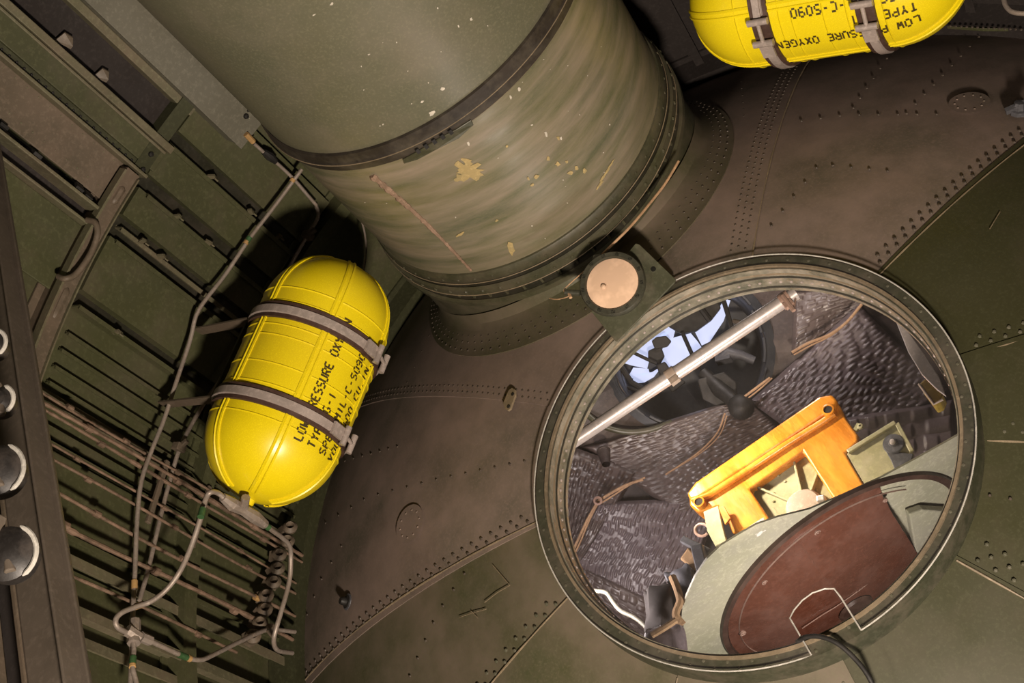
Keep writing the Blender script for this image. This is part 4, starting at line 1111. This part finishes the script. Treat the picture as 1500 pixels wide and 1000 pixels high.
blanket('dark quilted blanket at the lower left of the window, with steep stitch rows', [(872, 735), (828, 838), (985, 915), (1060, 730)], (.06, .10, .12, .08), 'quilt', 6, 30, 2, .006)
blanket('brownish quilted blanket at the left edge of the window below the bar', [(800, 640), (790, 840), (842, 838), (935, 690)], (.05, .08, .09, .05), 'quilt_b', 8, 16, 3, .006)
blanket('dark brown quilted blanket above the cord at the top right of the window', [(1165, 425), (1270, 420), (1262, 455), (1160, 520)], (.03, .05, .05, .03), 'quilt_b', 4, 12, 4, .0035)
blanket('dark quilted blanket between the round opening and the orange wooden block', [(850, 655), (1092, 580), (1160, 640), (1000, 760)], (.03, .04, .05, .05), 'quilt_b', 9, 20, 5, .004)
blanket('low left quilted blanket beneath the bent white pipe', [(830, 820), (840, 900), (960, 990), (960, 880)], (.10, .12, .14, .12), 'quilt_b', 7, 10, 6, .006)
blanket('dark bluish blanket behind the grey round fitting right of the orange block', [(1235, 612), (1400, 585), (1400, 700), (1260, 720)], (.11, .12, .12, .12), 'quilt', 4, 5, 7, .008)
# cords on the blanket edges
def cord(label, pts, off=.15, r=.0045):
    root = thing('cord', label, 'cord', 'tan cords along the blanket edges')
    for k in range(2):
        b = MB(); P = [plane_pt(x + k * 3, y + k * 4 * math.sin(i + k), off) for i, (x, y) in enumerate(pts)]
        b.tube(smooth_path(P), r * (1 - .35 * k), 8); b.build('strand', M['cord'], root, smooth=True)
    return root
cord('tan cord rising to the top right of the window above the right blanket', [(1160, 516), (1185, 502), (1215, 490), (1240, 472), (1262, 446)])
cord('tan cord from the left rim up to the small ring on the left blankets', [(830, 826), (846, 792), (860, 762), (876, 734)])
cord('short tan cord pair running right from the small ring', [(876, 734), (895, 722), (918, 710), (942, 702)])
cord('tan cord below the dark knob, running down left', [(1062, 605), (1050, 635), (1020, 665), (975, 695)], .11, .003)
cord('brown cord at the right end of the round opening', [(1085, 585), (1105, 570), (1128, 553)], .11, .004)
b = MB(); p = plane_pt(876, 733, .165); b.lathe([(.006, 0), (.013, .001), (.014, .006), (.008, .009), (.006, .005), (.006, 0)], p, PN, 16)
tag(b.build('cord_ring', M['washer'], smooth=True), 'small round ring where the tan cords meet', 'ring')
b = MB(); b.tube([plane_pt(884, 660, .12), plane_pt(888, 680, .16)], [.022, .013], 14, cap=False); b.tube([plane_pt(884, 660, .13), plane_pt(884, 661, .135)], .015, 12)
tag(b.build('hook', M['cabin'], smooth=True), 'small brown tubular hook on the left blanket below the bar', 'hook')

# ---- turret base plate above head height, brown cover beneath it
tz = 1.35 + 1.5
tp_ = thing('gun_turret_drum', 'grey-green round plate with brown domed cover in the lower right of the window', 'turret')
TC = Vector((-.062, 2.836, tz)); BCc = Vector((-.006, 2.915, tz))
b = MB()
vs = []; n = 96
def ringpts(c, r, z): return [Vector((c.x + r * math.cos(2 * PI * k / n), c.y + r * math.sin(2 * PI * k / n), z)) for k in range(n)]
OG = [on_z(x, y, tz) for x, y in ((1010, 1010), (1000, 975), (998, 950), (997, 925), (999, 895), (1006, 872), (1018, 845), (1036, 818), (1056, 799), (1080, 784), (1108, 768), (1140, 757), (1185, 746), (1235, 725), (1290, 700), (1340, 673), (1385, 648), (1420, 628))]
OG += [Vector((.66, 2.80, tz)), Vector((.60, 3.10, tz)), Vector((.30, 3.34, tz)), Vector((-.15, 3.38, tz)), Vector((-.48, 3.2, tz))]
b.prism(OG, Vector((0, 0, .005))); b.build('base_plate', M['turret_plate'], tp_)
b = MB(); b.lathe([(.368, .0), (.366, -.010), (.352, -.012), (.350, -.002), (.346, -.004), (.344, .0)], BCc, (0, 0, 1), 96); b.build('cover_rim', M['phen_dark'], tp_, smooth=True)
# domed cover: cut straight on its right side
b = MB(); vs = []; fs = []; nr = 16; na = 90
for j in range(nr + 1):
    r = .347 * j / nr
    for k in range(na):
        a = 2 * PI * k / na; x = r * math.cos(a); y = r * math.sin(a)
        xc = min(x, .185 + .10 * max(0, -(y + .18)))
        z = -.006 - .030 * max(0, 1 - (r / .315) ** 2) ** .5 if r < .315 else -.006
        vs.append((BCc.x + xc, BCc.y + y, tz + z))
for j in range(nr):
    for k in range(na): fs.append((j * na + k, j * na + (k + 1) % na, (j + 1) * na + (k + 1) % na, (j + 1) * na + k))
b.add(vs, fs); cov = b.build('domed_cover', M['phenolic'], tp_, smooth=True)
b = MB(); b.lathe([(.3155, -.009), (.3170, -.0125), (.3185, -.009)], BCc, (0, 0, 1), 96, 2.2, 5.6, ref=(1, 0, 0)); b.build('worn_edge', M['washer'], tp_, smooth=True)
for q in ((1197, 779), (1120, 852), (1088, 927), (1295, 733)):
    p = on_z(*q, tz - .013); b = MB(); b.lathe([(0, -.004), (.003, -.004), (.0042, -.001), (.0062, -.004), (.0088, -.003), (.0095, .002)], p, (0, 0, 1), 18); b.build('washer', M['washer'], tp_, smooth=True)
for pts in (([(1045, 0)]),):
    pass
b = MB(); b.tube([on_z(1175, 920, tz - .037), on_z(1205, 900, tz - .040), on_z(1225, 888, tz - .040), on_z(1262, 862, tz - .036), on_z(1290, 838, tz - .030)], .0012, 6); b.build('scratch', M['washer'], tp_, smooth=True)
p = on_z(1255, 893, tz - .042); b = MB(); b.lathe([(0, -.004), (.045, -.003), (.052, .004)], p, (0, 0, 1), 32); b.build('centre_boss', M['phen_dark'], tp_, smooth=True)
b = MB(); b.prism([on_z(x, y, tz - .004) for x, y in ((1325, 745), (1345, 738), (1400, 742), (1400, 830), (1340, 830))], Vector((0, 0, -.02))); b.build('end_block', M['turret_plate'], tp_, bevel=.004)

# ---- orange varnished wooden block standing on the plate
ob = thing('wooden_block', 'bright orange varnished wooden frame with two holes, on the turret plate', 'wooden frame')
YO = 2.78
def oy(x, y, yy=YO): return on_y(x, y, yy)
def ngon_obj(pts, depth, name, mat, parent, bevel=0.0, seg=3, hole_pts=None):
    bm = bmesh.new(); vs = [bm.verts.new(p) for p in pts]; f = bm.faces.new(vs)
    r = bmesh.ops.extrude_face_region(bm, geom=[f]); 
    for v in [g_ for g_ in r['geom'] if isinstance(g_, bmesh.types.BMVert)]: v.co += depth
    bmesh.ops.recalc_face_normals(bm, faces=bm.faces)
    me = bpy.data.meshes.new(name); bm.to_mesh(me); bm.free(); me.materials.append(M[mat])
    o = bpy.data.objects.new(name, me); C.objects.link(o); o.parent = parent
    if bevel:
        bv = o.modifiers.new('bevel', 'BEVEL'); bv.width = bevel; bv.segments = seg; bv.limit_method = 'ANGLE'; bv.angle_limit = .5
    return o
OUT = [(1009, 725), (1012, 716), (1030, 704), (1204, 590), (1218, 587), (1230, 593), (1240, 614), (1256, 636), (1257, 646), (1238, 663), (1272, 722), (1228, 742), (1176, 661), (1098, 716), (1128, 762), (1074, 782), (1052, 742), (1022, 750), (1010, 740)]
ngon_obj([oy(*p) for p in OUT], Vector((0, .06, .0)), 'front_board', 'orange', ob, .006)
LIP = [(1006, 722), (1018, 706), (1200, 580), (1218, 577), (1226, 586), (1222, 600), (1204, 608), (1024, 728), (1010, 732)]
o = ngon_obj([oy(x, y, YO - .018) for x, y in LIP], Vector((0, .10, 0)), 'top_rail', 'orange', ob, .007); o['label'] = 'darker rounded upper rail'
b = MB(); pts = [oy(x, y, YO - .008) for x, y in ((1014, 733), (1040, 724), (1090, 692), (1150, 652), (1205, 618), (1222, 606))]
b.tube(pts, .010, 12); b.build('moulding', M['orange'], ob, smooth=True)
for (x, y, r_) in ((1213, 600, .0165), (1024, 735, .0155)):
    p = oy(x, y, YO - .020); b = MB(); b.lathe([(r_ * .72, .001), (r_ * .76, -.004), (r_, -.003), (r_, .02)], p, (0, 1, 0), 24); b.build('hole_rim', M['orange'], ob, smooth=True)
    b = MB(); b.lathe([(0, -.0005), (r_ * .78, -.0005), (r_ * .78, .002)], p, (0, 1, 0), 24); b.build('hole', M['void'], ob)
# ribbed pale plate in the cut-out
rp_ = thing('ribbed_plate', 'pale green ribbed casting with a cream hub inside the orange frame', 'casting')
PLT = [(1098, 716), (1102, 710), (1170, 664), (1178, 664), (1232, 742), (1228, 752), (1132, 775)]
ngon_obj([oy(x, y, YO + .03) for x, y in PLT], Vector((0, .012, 0)), 'plate', 'pale', rp_, .003)
hub = oy(1180, 744, YO + .022)
for q in ((1104, 712), (1164, 676), (1200, 690)):
    e = oy(q[0], q[1], YO + .026); dr = (e - hub).normalized(); b = MB(); b.bar(hub + dr * .02, e, .018, .006, up=Vector((1, 0, .2))); b.build('rib', M['pale'], rp_, bevel=.001)
b = MB(); b.lathe([(.052, .004), (.050, -.010), (.044, -.020), (.030, -.022), (0, -.022)], hub, (0, 1, 0), 32); b.build('hub', M['cream'], rp_, smooth=True)
b = MB()
for q in ((1170, 671), (1140, 696), (1150, 705), (1106, 719), (1133, 734), (1174, 705), (1196, 718), (1133, 722)):
    b.rivet(oy(q[0], q[1], YO + .029), (0, -1, 0), .0045, .005)
b.build('bolt', M['pale'], rp_)
b = MB(); b.box(oy(1203, 731, YO), .022, .02, .016, Matrix.Rotation(.5, 3, 'Y')); b.build('clip', M['white_tube'], rp_, bevel=.003)
# right bracket
rb = thing('pale_bracket', 'pale green bracket with dark grey round fitting right of the orange frame', 'bracket')
ngon_obj([oy(x, y, YO + .005) for x, y in ((1239, 664), (1300, 626), (1314, 620), (1318, 626), (1336, 660), (1330, 672), (1308, 690), (1270, 716), (1262, 704))], Vector((0, .03, 0)), 'plate', 'pale', rb, .003)
b = MB(); b.bar(oy(1242, 662, YO - .002), oy(1312, 619, YO - .002), .012, .012); b.bar(oy(1314, 620, YO - .002), oy(1336, 661, YO - .002), .008, .012); b.build('edge_flange', M['pale'], rb, bevel=.002)
p = oy(1309, 650, YO - .002); b = MB(); b.lathe([(0, -.012), (.010, -.012), (.012, -.007), (.026, -.006), (.028, 0)], p, (0, 1, 0), 28); b.build('round_fitting', M['dkgrey'], rb, smooth=True)
b = MB(); b.lathe([(0, -.019), (.006, -.018), (.008, -.012)], p, (0, 1, 0), 12); b.build('stud', M['white_tube'], rb, smooth=True)
ngon_obj([oy(x, y, YO) for x, y in ((1296, 658), (1316, 662), (1338, 664), (1334, 676), (1312, 692), (1306, 676))], Vector((0, .01, 0)), 'grey_plate', 'dkgrey', rb, .002)
b = MB(); b.box(oy(1256, 626, YO + .01), .022, .012, .012, Matrix.Rotation(-.4, 3, 'Y')); b.lathe([(.003, -.004), (.008, -.003), (.008, .004)], oy(1260, 624, YO), (0, 1, 0), 12)
tag(b.build('small_catch', M['pale'], bevel=.001), 'tiny pale catch on the right corner of the orange frame', 'catch')
# left bracket with eyelet
lb = thing('left_bracket', 'pale bracket with an eyelet at the lower left end of the orange frame', 'bracket')
ngon_obj([oy(x, y, YO - .024) for x, y in ((1030, 749), (1052, 740), (1058, 770), (1064, 792), (1048, 800), (1036, 778))], Vector((0, .012, 0)), 'plate', 'pale', lb, .002)
b = MB(); b.tube([oy(1028 + 10 * math.cos(a), 776 + 9 * math.sin(a), YO - .02) for a in [k * 5.2 / 14 + .6 for k in range(15)]], .004, 8); b.build('eyelet', M['washer'], lb, smooth=True)
b = MB(); b.prism([oy(x, y, YO - .03) for x, y in ((1052, 742), (1060, 740), (1070, 758), (1062, 768))], Vector((0, .008, 0))); b.build('orange_tab', M['orange'], lb, bevel=.001)
b = MB(); b.prism([oy(x, y, YO - .012) for x, y in ((1085, 778), (1118, 757), (1126, 768), (1100, 780))], Vector((0, .006, 0))); tag(b.build('white_wedge', M['white_tube'], bevel=.002), 'small white wedge under the orange frame on the plate edge', 'wedge')

# ---- odds and ends low in the window
def lump(label, name, cat, px, py, yy, sx, sy, sz, mat, seed, rot=0):
    rng = random.Random(seed); b = MB(); p = on_y(px, py, yy)
    ph = [rng.uniform(0, 6) for _ in range(4)]
    def fn(u, v):
        a = 2 * PI * u; e = -PI / 2 + PI * v
        q = 1 + .12 * math.sin(3 * a + ph[0]) + .10 * math.sin(5 * e + ph[1]) + .06 * math.sin(7 * a + 3 * e + ph[2])
        s = lambda t_: math.copysign(abs(t_) ** .6, t_)
        return p + Matrix.Rotation(rot, 3, 'Y') @ Vector((sx * s(math.cos(a)) * abs(math.cos(e)) ** .6 * q, sy * s(math.sin(a)) * abs(math.cos(e)) ** .6 * q, sz * s(math.sin(e)) * q))
    b.grid(fn, 32, 18); return tag(b.build(name, M[mat], smooth=True), label, cat)
lump('black lumpy bag at the lower left inside the window', 'black_bag', 'bag', 972, 895, 2.60, .045, .05, .06, 'void', 2, .6)
lump('dark green blue folded cloth beside the black bag', 'folded_cloth', 'cloth', 1002, 858, 2.62, .035, .04, .04, 'dkgrey', 5, .3)
lump('grey crumpled padding at the bottom of the window left of the plate', 'padding', 'padding', 975, 948, 2.5, .045, .03, .045, 'quilt', 8, .3)
b = MB(); b.prism([on_y(x, y, 2.6) for x, y in ((995, 818), (1008, 800), (1026, 818), (1016, 834))], Vector((0, .05, .01)))
tag(b.build('foam_block', M['foam'], bevel=.005), 'tan foam block left of the grey-green plate', 'block')
b = MB(); b.bar(on_y(1022, 800, 2.58), on_y(1034, 850, 2.58), .03, .03); b.bar(on_y(1000, 790, 2.60), on_y(1040, 810, 2.60), .02, .02)
tag(b.build('grey_channel', M['dkgrey'], bevel=.003), 'dark grey channel piece under the eyelet', 'channel')
b = MB(); b.tube(smooth_path([on_y(985, 845, 2.55), on_y(992, 862, 2.54), on_y(996, 880, 2.54), on_y(990, 900, 2.54), on_y(1000, 915, 2.55)]), [.012, .014, .012, .010, .008] + [.008] * 16 if False else .010, 8)
tag(b.build('orange_strap', M['foam'], smooth=True), 'tan orange strap hanging beside the grey-green plate edge', 'strap')
b = MB(); b.tube(smooth_path([on_y(955, 930, 2.45), on_y(975, 918, 2.45), on_y(990, 908, 2.46)]), .008, 8)
tag(b.build('tan_strap', M['foam'], smooth=True), 'tan strap lying under the black bag', 'strap')
b = MB(); b.tube(smooth_path([on_y(x + 4, y - 4, 2.62) for x, y in ((848, 868), (868, 869), (884, 872), (893, 884), (905, 898), (925, 908), (940, 920), (949, 934), (946, 950))]), .0056, 10)
tag(b.build('white_pipe', M['beige'], smooth=True), 'thin bent white pipe at the lower left inside the window', 'pipe')
ff = thing('brass_box', 'small yellow brass box at the right rim inside the window', 'box')
b = MB(); b.prism([on_y(x, y, 2.55) for x, y in ((1346, 562), (1356, 553), (1382, 576), (1377, 588), (1368, 592))], Vector((0, .05, 0))); b.build('case', M['brass'], ff, bevel=.004)
b = MB(); b.tube([on_y(x, y, 2.548) for x, y in ((1346, 562), (1368, 592), (1381, 585))], .003, 8); b.build('edge_strip', M['cream'], ff, smooth=True)
b = MB(); b.prism([on_y(x, y, 2.50) for x, y in ((1312, 470), (1325, 478), (1352, 515), (1376, 552), (1386, 580), (1372, 570), (1350, 548), (1330, 515))], Vector((0, .008, 0)))
tag(b.build('white_sliver', M['white_tube'], bevel=.002), 'narrow curved white panel along the upper right rim inside the window', 'panel')
